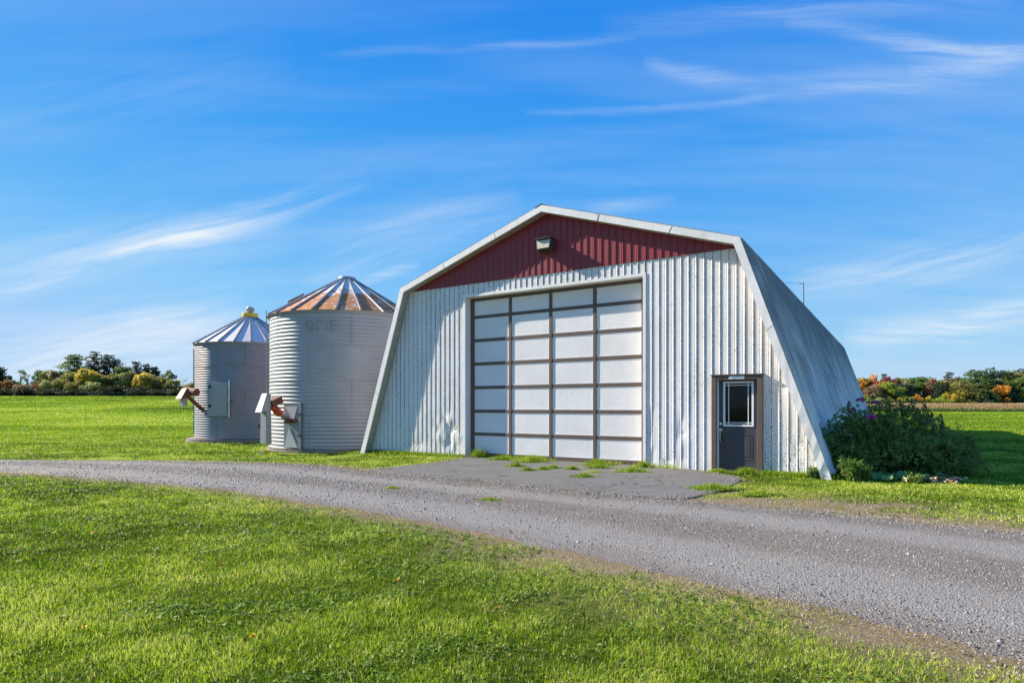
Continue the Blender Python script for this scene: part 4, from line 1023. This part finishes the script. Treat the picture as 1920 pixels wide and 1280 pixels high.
m_bush = leaf_mat('bush_leaf', (.07, .10, .02), (.20, .28, .06), (.40, .46, .12), .40, .6)
m_lweed = leaf_mat('fresh_weed_leaf', (.05, .11, .02), (.12, .22, .035), (.24, .34, .07), .35)
m_burdock = leaf_mat('broad_leaf', (.16, .26, .07), (.28, .42, .13), (.42, .55, .22), .35)
m_petal, g = new_mat('magenta_petal'); bsdf(g, g.mix(g.noise(g.obj, 20, 2), (.42, .03, .26), (.62, .09, .42)), .5)
m_spike = leaf_mat('brown_seed_head', (.09, .035, .02), (.22, .085, .05), (.38, .17, .09), .15)
rs = np.random.default_rng(55)
BX, BY = 8.62, 13.35
bush = thing('flowering_bush', 'large dark green leafy bush with magenta blooms against the barn corner', 'bush', (BX, BY, 0), 0)
LOBES = [(-1.55, .1, .95, .78), (-.95, -.2, 1.22, .85), (-.15, -.1, 1.38, .85), (.65, .0, 1.15, .80), (1.15, -.1, .85, .62), (-1.75, -.45, .55, .60), (-1.05, -.75, .55, .55), (-.2, -.95, .60, .55), (.6, -.9, .58, .62), (1.25, -.6, .52, .60), (1.6, -.2, .62, .42), (1.95, .2, .30, .30), (1.9, -.1, .88, .33), (.0, .7, 1.1, .9), (-1.0, .8, 1.0, .8), (1.0, .8, .8, .8), (-1.9, .3, .75, .5), (-1.3, .0, .4, .7), (1.35, .0, .3, .6), (-.55, -.6, .95, .55), (.35, -.65, .95, .5)]
LOBES = [(a * .70, b * .75, c_ * (.72 if a < -.1 else .60), d * .68) for a, b, c_, d in LOBES]
st_ = MB(); P = []; T = []
for k in range(46):
    lx, ly, lz, lr = LOBES[k % len(LOBES)]; a = rs.uniform(0, 6.28); tx, ty, tz = lx + math.cos(a) * lr * .6, ly + math.sin(a) * lr * .5, lz + rs.uniform(-.1, .7) * lr
    st_.path([(tx * .12, ty * .12, 0), (tx * .5, ty * .5, tz * .55), (tx, ty, tz)], [.022, .013, .005], 5)
st_.obj('stems', m_bark, bush)
for (lx, ly, lz, lr) in LOBES:
    n = int(640 * (lr / .6) ** 2); d = rs.normal(size=(n, 3)); d /= np.linalg.norm(d, axis=1)[:, None]
    q = .16 * np.sin(d[:, 0] * 7 + lx * 9) + .16 * np.sin(d[:, 2] * 8 + ly * 7) + .12 * np.sin(d[:, 1] * 9)
    p = np.array([lx, ly, lz]) + d * (lr * (rs.uniform(.5, 1.04, n) ** .45 + q))[:, None]
    ok = p[:, 2] > .06; p = p[ok]; P.append(p); T.append(np.clip(.42 + .5 * (fbm(p[:, 0] + p[:, 1], p[:, 2], 2.2, 91) - .5) * 2 + rs.normal(size=len(p)) * .12, 0, 1))
P = np.concatenate(P); T = np.concatenate(T)
V, F = leaflets(P, 6, .05, .034, rs)
np_obj('foliage', V, F, m_bush, bush, attr=np.repeat(np.clip(np.repeat(T, 6) + rs.normal(size=len(P) * 6) * .08, 0, 1), 4))
# shoots poking out of the outline
P = []
for k in range(120):
    lx, ly, lz, lr = LOBES[rs.integers(0, 13)]; a = rs.uniform(0, 3.14); r_ = lr * rs.uniform(.95, 1.5); b = np.array([lx + math.cos(a) * r_ * .9, ly + rs.uniform(-.4, .4) * lr, lz + math.sin(a) * r_])
    P.append(b + rs.normal(size=(9, 3)) * .045)
P = np.concatenate(P); P = P[P[:, 2] > .1]; V, F = leaflets(P, 5, .05, .03, rs)
np_obj('foliage', V, F, m_bush, bush, attr=np.repeat(rs.uniform(.2, .7, len(P) * 5), 4))
# magenta blooms
def bloom(x, y, z, s):
    d = rs.normal(size=(46, 3)); d[:, 2] = np.abs(d[:, 2]) * .8; d /= np.linalg.norm(d, axis=1)[:, None]
    V, F = leaf_quads(d * s * np.array([1, 1, .7]), s * .42, rs, aspect=.75)
    o = np_obj('bloom', V, F, m_petal, bush); o.location = (x, y, z)
for px, py, dy in ((1613, 751, -.1), (1642, 757, .2), (1632, 783, -.85), (1740, 794, -.3)):
    Yd = BY + dy; bloom((px - 960) / 1130.75 * Yd - BX, dy, 1.5 - (py - 761) / 1130.75 * Yd, .085 if px != 1613 else .07)
for (px, py, L, dy) in ((1592, 757, .28, 0), (1600, 768, .22, .1), (1666, 755, .30, .1), (1692, 762, .28, .2), (1704, 765, .28, .3), (1713, 766, .32, .1), (1720, 770, .32, .3), (1723, 772, .30, 0), (1734, 762, .42, .2), (1747, 778, .34, .1), (1741, 782, .26, -.1), (1766, 793, .34, .2), (1763, 780, .3, .3), (1728, 783, .25, 0)):
    Yd = BY + dy; x = (px - 960) / 1130.75 * Yd - BX; z1 = 1.56 - (py - 761) / 1130.75 * Yd; k = 150
    t = rs.uniform(0, 1, k); lean = rs.uniform(-.12, .16); r_ = .042 * np.sin(np.pi * np.clip(t * .9 + .1, 0, 1)) + .006
    a = rs.uniform(0, 6.28, k); Pp = np.stack([x + lean * (t - 1) * L + r_ * np.cos(a), dy + r_ * np.sin(a), z1 - (1 - t) * L], -1)
    Pp = np.concatenate([Pp, np.stack([x + lean * (-1) * L - np.linspace(0, .03, 20), np.full(20, dy), z1 - L - np.linspace(0, .3, 20)], -1)])
    V, F = leaf_quads(Pp, .021, rs, aspect=.6); np_obj('seed_spike', V, F, m_spike, bush, attr=np.repeat(rs.uniform(0, 1, len(Pp)), 4))
# big ground leaves in front of the bush
def big_leaf(root, p, ang, L, W, tilt):
    m = MB(); n = 10; vs = []; fs = []
    for i in range(n + 1):
        t = i / n; w_ = W * math.sin(math.pi * min(1, t * .93 + .07)) ** .8
        for j in range(5):
            s = (j - 2) / 2; x = t * L * math.cos(tilt * (1 - .5 * t)); z = .04 + t * L * math.sin(tilt) * (1 - .55 * t) + abs(s) * w_ * .22 - .02 * math.sin(t * 9) * abs(s)
            vs.append((x, s * w_ + .012 * math.sin(t * 20 + j), z))
    for i in range(n):
        for j in range(4): fs.append((i * 5 + j, (i + 1) * 5 + j, (i + 1) * 5 + j + 1, i * 5 + j + 1))
    m.add(vs, fs); o = m.obj('leaf', m_burdock, root, smooth=True); o.location = p; o.rotation_euler = (0, 0, ang)
    a = o.data.attributes.new('tone', 'FLOAT', 'POINT'); a.data.foreach_set('value', [min(1, .45 + .1 * math.sin(i * 1.7)) for i in range(len(vs))])
ga, gb_ = 7.55, 11.95
bd = thing('broad_leaved_weed', 'low weed of large pale floppy leaves at the foot of the bush', 'plant', (ga, gb_, 0), 0)
rb_ = np.random.default_rng(404)
for k in range(15): big_leaf(bd, (rb_.uniform(-.35, .85), rb_.uniform(-.1, .3), 0), rb_.uniform(0, 6.28), rb_.uniform(.26, .44), rb_.uniform(.08, .13), rb_.uniform(.25, 1.0))
def leafy_weed(x, y, h, wd, label, seed, n=260, mat=None, group=None, name='leafy_weed', size=.035):
    rs = np.random.default_rng(seed); root = thing(name, label, 'weed', (x, y, gzf(x, y)), 0, group); st = MB(); P = []
    for k in range(7):
        a = rs.uniform(0, 6.28); tip = np.array([math.cos(a) * wd * .5 * rs.uniform(.3, 1), math.sin(a) * wd * .5 * rs.uniform(.3, 1), h * rs.uniform(.6, 1)])
        st.path([(tip[0] * .2, tip[1] * .2, -.02), tuple(tip * [.7, .7, .5]), tuple(tip)], [.006, .004, .002], 4)
        t = rs.uniform(.15, 1.0, n // 7); P.append(tip * t[:, None] * [1, 1, 1] + rs.normal(size=(n // 7, 3)) * [.03, .03, .02])
    st.obj('stem', m_lweed_st, root); P = np.concatenate(P); P[:, 2] = np.maximum(P[:, 2], .015)
    V, F = leaflets(P, 3, .03, size, rs, aspect=.26); np_obj('foliage', V, F, mat or m_lweed, root, attr=np.repeat(np.clip(rs.uniform(.2, 1, len(P) * 3), 0, 1), 4))
m_lweed_st, g = new_mat('weed_stem'); bsdf(g, (.10, .15, .04), .7)
leafy_weed(6.72, 11.95, .46, .40, 'light green nettle-like weed between barn corner and bush', 61, 420, size=.045)
leafy_weed(7.02, 12.05, .34, .34, 'shorter light green weed left of the broad leaves', 62, 260, size=.04)
leafy_weed(7.85, 11.75, .20, .34, 'small light green weed in front of the broad leaves', 63, 160, size=.04)
leafy_weed(6.25, 12.45, .26, .30, 'small leafy weed at the right foot of the barn front', 64, 200)
leafy_weed(11.0, 14.5, .40, .9, 'dark low straggly shoot right of the bush, in the barn shade', 65, 420, mat=m_bush, size=.03)
# dry brown leaf litter beside the bush
m_litter = leaf_mat('dry_leaf_litter', (.22, .13, .07), (.42, .28, .16), (.66, .52, .36), .15)
n = 130; P = np.stack([rs.normal(8.35, .22, n), rs.normal(11.75, .10, n), rs.uniform(.02, .12, n)], -1); V, F = leaf_quads(P, .055, rs, aspect=.5)
tag(np_obj('dry_leaf_litter', V, F, m_litter, attr=np.repeat(rs.uniform(0, 1, n), 4)), kind='stuff')

# ================================================================== GRASS, GRAVEL STONES, WEEDS
def grass_mat(name, pts, trans=.42):
    m, g = new_mat(name)
    a = g.n('ShaderNodeAttribute', attribute_name='tone').outputs['Fac']
    c = g.ramp(a, pts)
    b = g.n('ShaderNodeBsdfPrincipled', {'Base Color': c, 'Roughness': .5, 'Specular IOR Level': .25})
    t = g.n('ShaderNodeBsdfTranslucent', {'Color': c})
    g.L(g.n('ShaderNodeMixShader', {0: trans, 1: b.outputs[0], 2: t.outputs[0]}).outputs[0], g.out.inputs[0]); return m
m_grass = grass_mat('lawn_grass', [(0, (.035, .070, .006)), (.32, (.135, .225, .009)), (.60, (.29, .41, .016)), (.84, (.48, .56, .06)), (1, (.70, .58, .32))])
def blades(x, y, h, w, tone, rs, lean=.7):
    n = len(x); z = gz(x, y); a = rs.uniform(0, 6.28, n); b = rs.uniform(0, 6.28, n); L = rs.uniform(.15, 1, n) * lean
    dx, dy = np.cos(a) * w / 2, np.sin(a) * w / 2; lx, ly = np.cos(b) * h * L, np.sin(b) * h * L
    hz_ = h * np.sqrt(np.maximum(1 - L * L * .55, .15))
    P0 = np.stack([x - dx, y - dy, z - .004], -1); P1 = np.stack([x + dx, y + dy, z - .004], -1)
    P2 = np.stack([x + lx * .38 - dx * .8, y + ly * .38 - dy * .8, z + hz_ * .62], -1); P3 = np.stack([x + lx * .38 + dx * .8, y + ly * .38 + dy * .8, z + hz_ * .62], -1)
    P4 = np.stack([x + lx, y + ly, z + hz_], -1)
    V = np.stack([P0, P1, P2, P3, P4], 1).reshape(-1, 3); i = np.arange(n)[:, None] * 5
    F = np.concatenate([i + [0, 1, 3], i + [0, 3, 2], i + [2, 3, 4]], 1).reshape(-1, 3)
    return V, F, np.repeat(tone, 5)
def sample_ground(n, y0, y1, umax, power, rs):
    k = power; u0 = rs.random(n); e = 2 - k
    Yd = (y0 ** e + u0 * (y1 ** e - y0 ** e)) ** (1 / e) if abs(e) > 1e-6 else y0 * (y1 / y0) ** u0
    return rs.uniform(-umax, umax, n) * (Yd + .6), Yd
def blocked(x, y, pad=0.0):
    b = inside(x, y, BARN_FOOT)
    for (cx, cy), r_ in ((BIG_C, BIG_R + .12), (SM_C, SM_R + .42)): b |= np.hypot(x - cx, y - cy) < r_
    return b
rs = np.random.default_rng(77)
x, y = sample_ground(1350000, 2.6, 46, 1.05, 1.55, rs)
keep = ~blocked(x, y); x, y = x[keep], y[keep]
ir = inside(x, y, ROADP); ip = inside(x, y, PAD); dr_ = np.minimum(dist_line(x, y, low), dist_line(x, y, up))
dp = dist_line(x, y, np.array(PAD + [PAD[0]]))
p = np.ones(len(x)); wn = fbm(x, y, 2.2, 111); wn2 = fbm(x, y, .55, 117)
p *= np.clip(.05 + 2.0 * wn, .38, 1)
edge = np.where(ir, -dr_, dr_)                       # >0 outside the road
p *= np.clip((edge + .22 + (wn - .5) * .9) / .75, 0, 1)
p = np.where(ir & (edge < -.15), 0, p)
p = np.where(ip & (dp > .06), 0, p); p = np.where(ip, p * .5, p)
south = (edge > 0) & (y < np.interp(x, low[:, 0], low[:, 1]))
corner = south & (x > -1.0)
p = np.where(corner, p * np.clip(.55 + edge * .5 + (wn - .5) * 1.6, .45, 1), p)
verge = (~south) & (x > 2.6) & (x < 12) & (y > 6)
p = np.where(verge, p * np.clip((edge - .15) * .5 + (wn - .50) * 3.6, 0, 1), p)
p *= np.clip((46 - y) / 26, 0, 1)
keep = rs.random(len(x)) < p * .75
x, y, edge, wn, wn2, south, verge = (q[keep] for q in (x, y, edge, wn, wn2, south, verge))
n = len(x); dist = np.hypot(x, y)
h = rs.uniform(.020, .048, n) * (.65 + .9 * wn); h *= np.clip(.5 + edge * .7, .5, 1); h = np.where(y > 14, h * 1.15, h)
wdt = .0050 * np.maximum(1, dist / 5.5) * rs.uniform(.7, 1.4, n)
tone = .42 + (wn - .5) * 1.0 + (wn2 - .5) * 1.3 + (fbm(x, y, 6.5, 121) - .5) * .7 + rs.normal(size=n) * .19
tone += np.where(y > 11.0, .10, 0) + np.where((~south) & (edge < 1.2), .16 * (1.2 - edge), 0) + np.where(south & (edge < .8), .22 * (.8 - edge), 0)
dryp = .075 + .14 * (fbm(x, y, 3.3, 131) > .58) + .22 * np.exp(-np.maximum(edge, 0) / .4) + .25 * (verge & (edge < 2.2) & (wn > .45))
isdry = rs.random(n) < dryp; tone = np.where(isdry, rs.uniform(.85, 1, n), np.clip(tone, 0, .86)); h = np.where(isdry, h * .75, h)
V, F, T = blades(x, y, h, wdt, tone, rs, 1.15)
print('blades', n)
tag(np_obj('lawn_grass', V, F, m_grass, attr=T), kind='stuff')
# short sward of the hay field out to the tree lines
xf, yf = sample_ground(560000, 19, 170, 1.0, 1.75, rs)
k = ~blocked(xf, yf) & (rs.random(len(xf)) < np.clip((yf - 19) / 22, 0, 1)) & ((xf < 0) | (yf < 151)) & (~inside(xf, yf, ROADP)) & (yf < 164 + 0 * xf); xf, yf = xf[k], yf[k]; nf = len(xf)
wl = fbm(xf * .12, yf * .9, .35, 141); w3 = fbm(xf, yf, .045, 143); w4 = fbm(xf * .3, yf, 1.1, 147)
tf = .50 + (wl - .5) * .55 + (w3 - .5) * .9 + (w4 - .5) * .35 + rs.normal(size=nf) * .11
for y0_, sl, wd_ in ((27.5, .05, .35), (29.6, .05, .35), (36, -.04, .5), (58, .02, 1.0)):      # faint wheel tracks
    tf += .16 * np.exp(-((yf - y0_ - sl * xf - np.sin(xf * .09) * .5) / wd_) ** 2)
V, F, T = blades(xf, yf, rs.uniform(.05, .10, nf) * np.clip(yf / 40, 1, 1.8), .0050 * yf / 5.5 * 1.25, np.clip(tf, .05, .86), rs, 1.1)
tag(np_obj('field_grass', V, F, m_grass, attr=T), kind='stuff')
# clover and plantain leaves in the lawn
m_clov = leaf_mat('clover_leaf', (.06, .12, .010), (.15, .26, .018), (.30, .40, .05), .4)
xc, yc = sample_ground(60000, 2.7, 13, 1.0, 1.4, rs); dlo = dist_line(xc, yc, low)
okc = (~inside(xc, yc, ROADP)) & (~inside(xc, yc, PAD)) & (~blocked(xc, yc)) & (rs.random(len(xc)) < np.clip((fbm(xc, yc, 1.6, 151) - .52) * 4 + .7 * np.exp(-(dlo - .6) ** 2 / .5), 0, 1))
xc, yc = xc[okc], yc[okc]; Pc = np.stack([xc, yc, gz(xc, yc) + rs.uniform(.012, .035, len(xc))], -1)
V, F = leaflets(Pc, 4, .02, .0145, rs, up=1.2, aspect=.5)
tag(np_obj('clover', V, F, m_clov, attr=np.repeat(np.clip(rs.normal(.5, .22, len(V) // 4), 0, 1), 4)), kind='stuff')
# dry clippings along the road edges and in thin turf
m_straw = leaf_mat('dry_clippings', (.20, .13, .06), (.42, .30, .15), (.66, .50, .28), .2)
xs_, ys_ = sample_ground(230000, 2.7, 22, 1.05, 1.5, rs); dl = dist_line(xs_, ys_, low); du_ = dist_line(xs_, ys_, up); dpd = dist_line(xs_, ys_, np.array(PAD + [PAD[0]]))
pn_ = fbm(xs_, ys_, 1.8, 161); prob = np.exp(-(dl / .16) ** 2) * np.clip((pn_ - .35) * 3, 0, 1) * .75 + .8 * np.exp(-(du_ / .22) ** 2) * np.clip((pn_ - .3) * 3, 0, 1) + np.exp(-(dpd / .08) ** 2) * .5 + (inside(xs_, ys_, PAD) & (dpd < .45) & (ys_ > 12.6)) * .75
prob += ((xs_ > 3) & (ys_ > 7) & (du_ < 1.8) & (~inside(xs_, ys_, ROADP))) * np.clip((pn_ - .45) * 3.5, 0, 1) * .8 + .45 * ((xs_ > -1) & (ys_ < 7) & (dl < 2.2)) * np.clip((pn_ - .42) * 3, 0, 1) + (.05 * (pn_ > .58)) * (ys_ < np.interp(xs_, low[:, 0], low[:, 1]))
prob += inside(xs_, ys_, ROADP) * np.clip((fbm(xs_ * .6, ys_ * 1.6, .9, 171) - .66) * 4, 0, .18)
k = (rs.random(len(xs_)) < prob) & ~blocked(xs_, ys_); xs_, ys_ = xs_[k], ys_[k]
Ps = np.stack([xs_, ys_, gz(xs_, ys_) + rs.uniform(.026, .045, len(xs_))], -1); V, F = leaf_quads(Ps, .015, rs, flat=2.0, aspect=.10)
V = V.reshape(-1, 4, 3); c_ = Ps[:, None]; sc_f = np.maximum(1, Ps[:, 1] / 6)[:, None, None]; V = (c_ + (V - c_) * sc_f).reshape(-1, 3)
tag(np_obj('dry_clippings', V, F, m_straw, attr=np.repeat(rs.uniform(0, 1, len(Ps)), 4)), kind='stuff')
# loose stones on the road
m_stone = grass_mat('limestone_chips', [(0, (.07, .063, .056)), (.35, (.17, .158, .143)), (.7, (.31, .29, .265)), (.92, (.36, .34, .31)), (1, (.45, .425, .39))], 0.0)
xg, yg = sample_ground(480000, 2.6, 24, 1.05, 1.55, rs); ig = inside(xg, yg, ROADP)
dlo = dist_line(xg, yg, low); dup = dist_line(xg, yg, up); width = dlo + dup + .01; pos = dlo / width
dens = .30 + 1.0 * np.exp(-((pos - .48) / .11) ** 2) + .7 * np.exp(-((pos - .95) / .10) ** 2); dens *= np.clip(.5 + fbm(xg, yg, 1.2, 181), .2, 1.2)
pe = inside(xg, yg, PAD) & (dist_line(xg, yg, np.array(PAD)) < .35)
outside = pe | (~ig) & (np.minimum(dlo, dup) < .25) & (~inside(xg, yg, PAD)) | ((~ig) & (xg > 3) & (yg > 7.2) & (dup < 1.5) & (~inside(xg, yg, PAD)) & (fbm(xg, yg, 1.3, 183) > .45))
k = (rs.random(len(xg)) < np.where(ig, dens, np.where(outside, .3, 0))) & ~blocked(xg, yg); xg, yg = xg[k], yg[k]; n = len(xg)
s = rs.lognormal(-5.25, .45, n) * np.clip(yg / 7, .9, 1.7); s = np.clip(s, .0025, .028)
zb = gz(xg, yg) + np.where(inside(xg, yg, ROADP), .022, np.where(inside(xg, yg, PAD), .034, .0))
base = np.array([[1, 0, 0], [-.5, .87, 0], [-.5, -.87, 0], [.3, .3, .62], [-.45, .1, .58], [.1, -.45, .66]])
a = rs.uniform(0, 6.28, n); Cc, Ss = np.cos(a), np.sin(a); B3 = base[None] * (1 + rs.normal(size=(n, 6, 3)) * .28)
Xr = B3[..., 0] * Cc[:, None] - B3[..., 1] * Ss[:, None]; Yr = B3[..., 0] * Ss[:, None] + B3[..., 1] * Cc[:, None]
V = np.stack([xg[:, None] + Xr * s[:, None], yg[:, None] + Yr * s[:, None], zb[:, None] + (B3[..., 2] * 1.25 - .12) * s[:, None]], -1).reshape(-1, 3)
Fb = np.array([[3, 4, 5], [0, 3, 5], [0, 1, 3], [1, 4, 3], [1, 2, 4], [2, 5, 4], [2, 0, 5]]); F = (np.arange(n)[:, None, None] * 6 + Fb[None]).reshape(-1, 3)
print('stones', n)
tag(np_obj('loose_stones', V, F, m_stone, attr=np.repeat(np.clip(rs.normal(.45, .22, n), 0, 1), 6)), kind='stuff')
# weed tufts on the asphalt and along the walls -------------------------
def tuft(x, y, w_, h_, label, seed, yel=0.0, n=260, zoff=.03, group='weed tufts on the asphalt', leafy=False):
    rs = np.random.default_rng(seed); r_ = np.minimum(np.abs(rs.normal(size=n)) * w_ / 2.8, w_ * .62) * rs.uniform(.8, 1, n); a = rs.uniform(0, 6.28, n)
    X_, Y_ = r_ * np.cos(a), r_ * np.sin(a) * .55; hh = h_ * rs.uniform(.4, 1.1, n) * np.exp(-(r_ / w_ * 1.4) ** 2)
    V, F, T = blades(X_ + 900, Y_ + 5, hh, np.full(n, .007), np.clip(rs.normal(.48 + yel, .16, n), 0, 1), rs, 1.0)
    V[:, 0] -= 900; V[:, 1] -= 5; V[:, 2] -= V[:, 2].min()
    nb_ = 22; an_ = np.linspace(0, 2 * np.pi, nb_, endpoint=False); rr_b = w_ * .52 * (1 + .22 * np.sin(an_ * 3 + seed) + .12 * np.sin(an_ * 7))
    B_v = np.stack([rr_b * np.cos(an_), rr_b * np.sin(an_) * .55, np.full(nb_, .001)], -1); B_v = np.concatenate([[[0, 0, .012]], B_v]); i0 = len(V)
    B_f = np.array([[i0, i0 + 1 + q, i0 + 1 + (q + 1) % nb_] for q in range(nb_)])
    V = np.concatenate([V, B_v]); F = np.concatenate([F, B_f]); T = np.concatenate([T, np.full(nb_ + 1, .22)])
    o = np_obj('grass_tuft', V, F, m_grass, attr=T); o.location = (x, y, gzf(x, y) + zoff); tag(o, label, 'weed', group)
TU = [(.10, 14.7, .50, .12, 0, 'low dark weed tuft on the asphalt, leftmost of the row before the garage'),
 (.36, 13.75, .40, .10, 0, 'dark tuft just right below the leftmost tuft on the asphalt'),
 (.72, 13.95, .36, .10, 0, 'small round tuft, left one of the close pair on the asphalt'),
 (.98, 14.3, .40, .10, .05, 'small round tuft, right one of the close pair on the asphalt'),
 (1.40, 14.0, .32, .12, .08, 'small yellow tipped tuft in the middle of the asphalt'),
 (1.50, 12.55, .55, .09, 0, 'flat bright green tuft standing alone nearest the road on the asphalt'),
 (2.08, 14.35, .65, .14, .06, 'large spreading tuft before the third garage column'),
 (2.70, 13.55, .80, .14, .12, 'largest yellow green tuft at the right end of the asphalt row'),
 (1.80, 13.4, .45, .05, .3, 'flat yellowish patch of weeds left of the largest tuft'),
 (-.95, 17.35, .55, .34, 0, 'tall leafy tuft at the left foot of the garage door'),
 (-.25, 16.55, .9, .16, .05, 'long green tuft under the first garage door column'),
 (.55, 15.95, 1.1, .24, .14, 'wide yellow green tuft under the second garage door column'),
 (2.15, 15.05, .9, .20, .05, 'green tuft against the garage door under its third column'),
 (3.15, 14.5, .5, .20, .10, 'tuft in the right corner of the garage opening'),
 (4.58, 13.45, .55, .10, .12, 'low tuft before the small brown framed door'),
 (5.15, 13.25, .7, .16, .05, 'green tuft right below the small door sill'),
 (-.34, 9.5, .42, .05, .08, 'flat green tuft alone in the gravel road'),
 (-2.15, 10.85, .26, .05, .10, 'tiny tuft in the gravel left of the lone flat one'),
 (3.6, 10.75, .9, .12, .06, 'spreading weeds at the right corner of the asphalt'),
 (4.15, 10.1, .7, .08, .16, 'small weeds in the gravel right of the asphalt corner')]
for i, (x, y, w_, h_, yl_, lab) in enumerate(TU): tuft(x, y, w_, h_, lab, 800 + i, yl_, n=int(260 + 500 * w_), zoff=.03 if y > 11 or x > 3 else .02)
# continuous fringe of grass and dead stems against the walls
rs = np.random.default_rng(88); t_ = np.concatenate([rs.uniform(-5.75, -1.6, 5000), rs.uniform(-1.55, 3.8, 2600), rs.uniform(3.8, 5.4, 500), rs.uniform(6.5, 8.0, 3800)])
rr_ = -np.abs(rs.normal(size=len(t_))) * .10 - .02; rr_ = np.where((t_ > -1.55) & (t_ < 3.78), rr_ + .28, rr_)
fx_, fy_ = t_ * ca + rr_ * sa, 16.72 - t_ * sa + rr_ * ca
kk = rs.random(len(t_)) < np.where((t_ > -1.6) & (t_ < 5.4), np.clip((vnoise(t_, t_ * 0, 1.6, 191) - .25) * 1.6, 0, 1), 1); fx_, fy_, t_ = fx_[kk], fy_[kk], t_[kk]; n = len(t_)
tn = np.where((t_ > 1.0) & (t_ < 5.4), rs.uniform(.5, 1, n), np.clip(rs.normal(.5, .18, n), 0, 1))
V, F, T = blades(fx_, fy_, rs.uniform(.04, .15, n), np.full(n, .008), tn, rs, .8); V[:, 2] += np.where(np.repeat((t_ > -1.6) & (t_ < 4.9), 5), .03, 0)
tag(np_obj('wall_foot_grass', V, F, m_grass, attr=T), kind='stuff')
# dandelions
m_dand, g = new_mat('dandelion_yellow'); bsdf(g, (.80, .50, .01), .6)
dm = MB()
for k in range(26):
    a = k * 2.399; r0_ = .0; L = .017 * (1 - .3 * (k / 26)); tl = .1 + 1.1 * k / 26; d = Vector((math.cos(a) * math.cos(tl), math.sin(a) * math.cos(tl), math.sin(tl))); sd = Vector((-math.sin(a), math.cos(a), 0)) * .003
    dm.add([Vector((0, 0, 0)) - sd, d * L - sd * 1.3, d * L + sd * 1.3, sd], [(0, 1, 2, 3)])
d0_ = thing('dandelion', 'small yellow dandelion flower in the foreground lawn', 'flower', (0, 0, 0), 0, 'dandelions in the lawn')
hd_ = dm.obj('flower_head', m_dand, d0_); hd_.location = (0, 0, .062); sm2 = MB().tube((0, 0, 0), (0, 0, .062), .0016, .0014, 5).obj('stalk', m_lweed_st, d0_)
DP = [(-2.79, 3.95), (-2.31, 5.08), (-2.66, 5.52), (-2.72, 5.27), (-1.59, 3.73), (-3.51, 6.37), (-4.73, 6.84), (-2.83, 5.2), (-5.05, 6.14), (-6.0, 7.15), (-8.0, 10.27), (-6.39, 9.58), (-6.46, 8.92), (-4.18, 8.56), (-.93, 4.99), (-.08, 4.33), (-3.5, 7.4), (-2.52, 5.93), (-.2, 6.05), (-5.7, 8.1)]
for i, (x, y) in enumerate(DP):
    if i == 0: rt = d0_
    else:
        rt = d0_.copy(); COL.objects.link(rt)
        for ch in (hd_, sm2):
            c_ = ch.copy(); COL.objects.link(c_); c_.parent = rt
    rt.location = (x, y, 0); rt.rotation_euler = (rng.uniform(-.25, .25), rng.uniform(-.25, .25), rng.uniform(0, 6))
    s_ = rng.uniform(.85, 1.25); rt.scale = (s_, s_, s_)
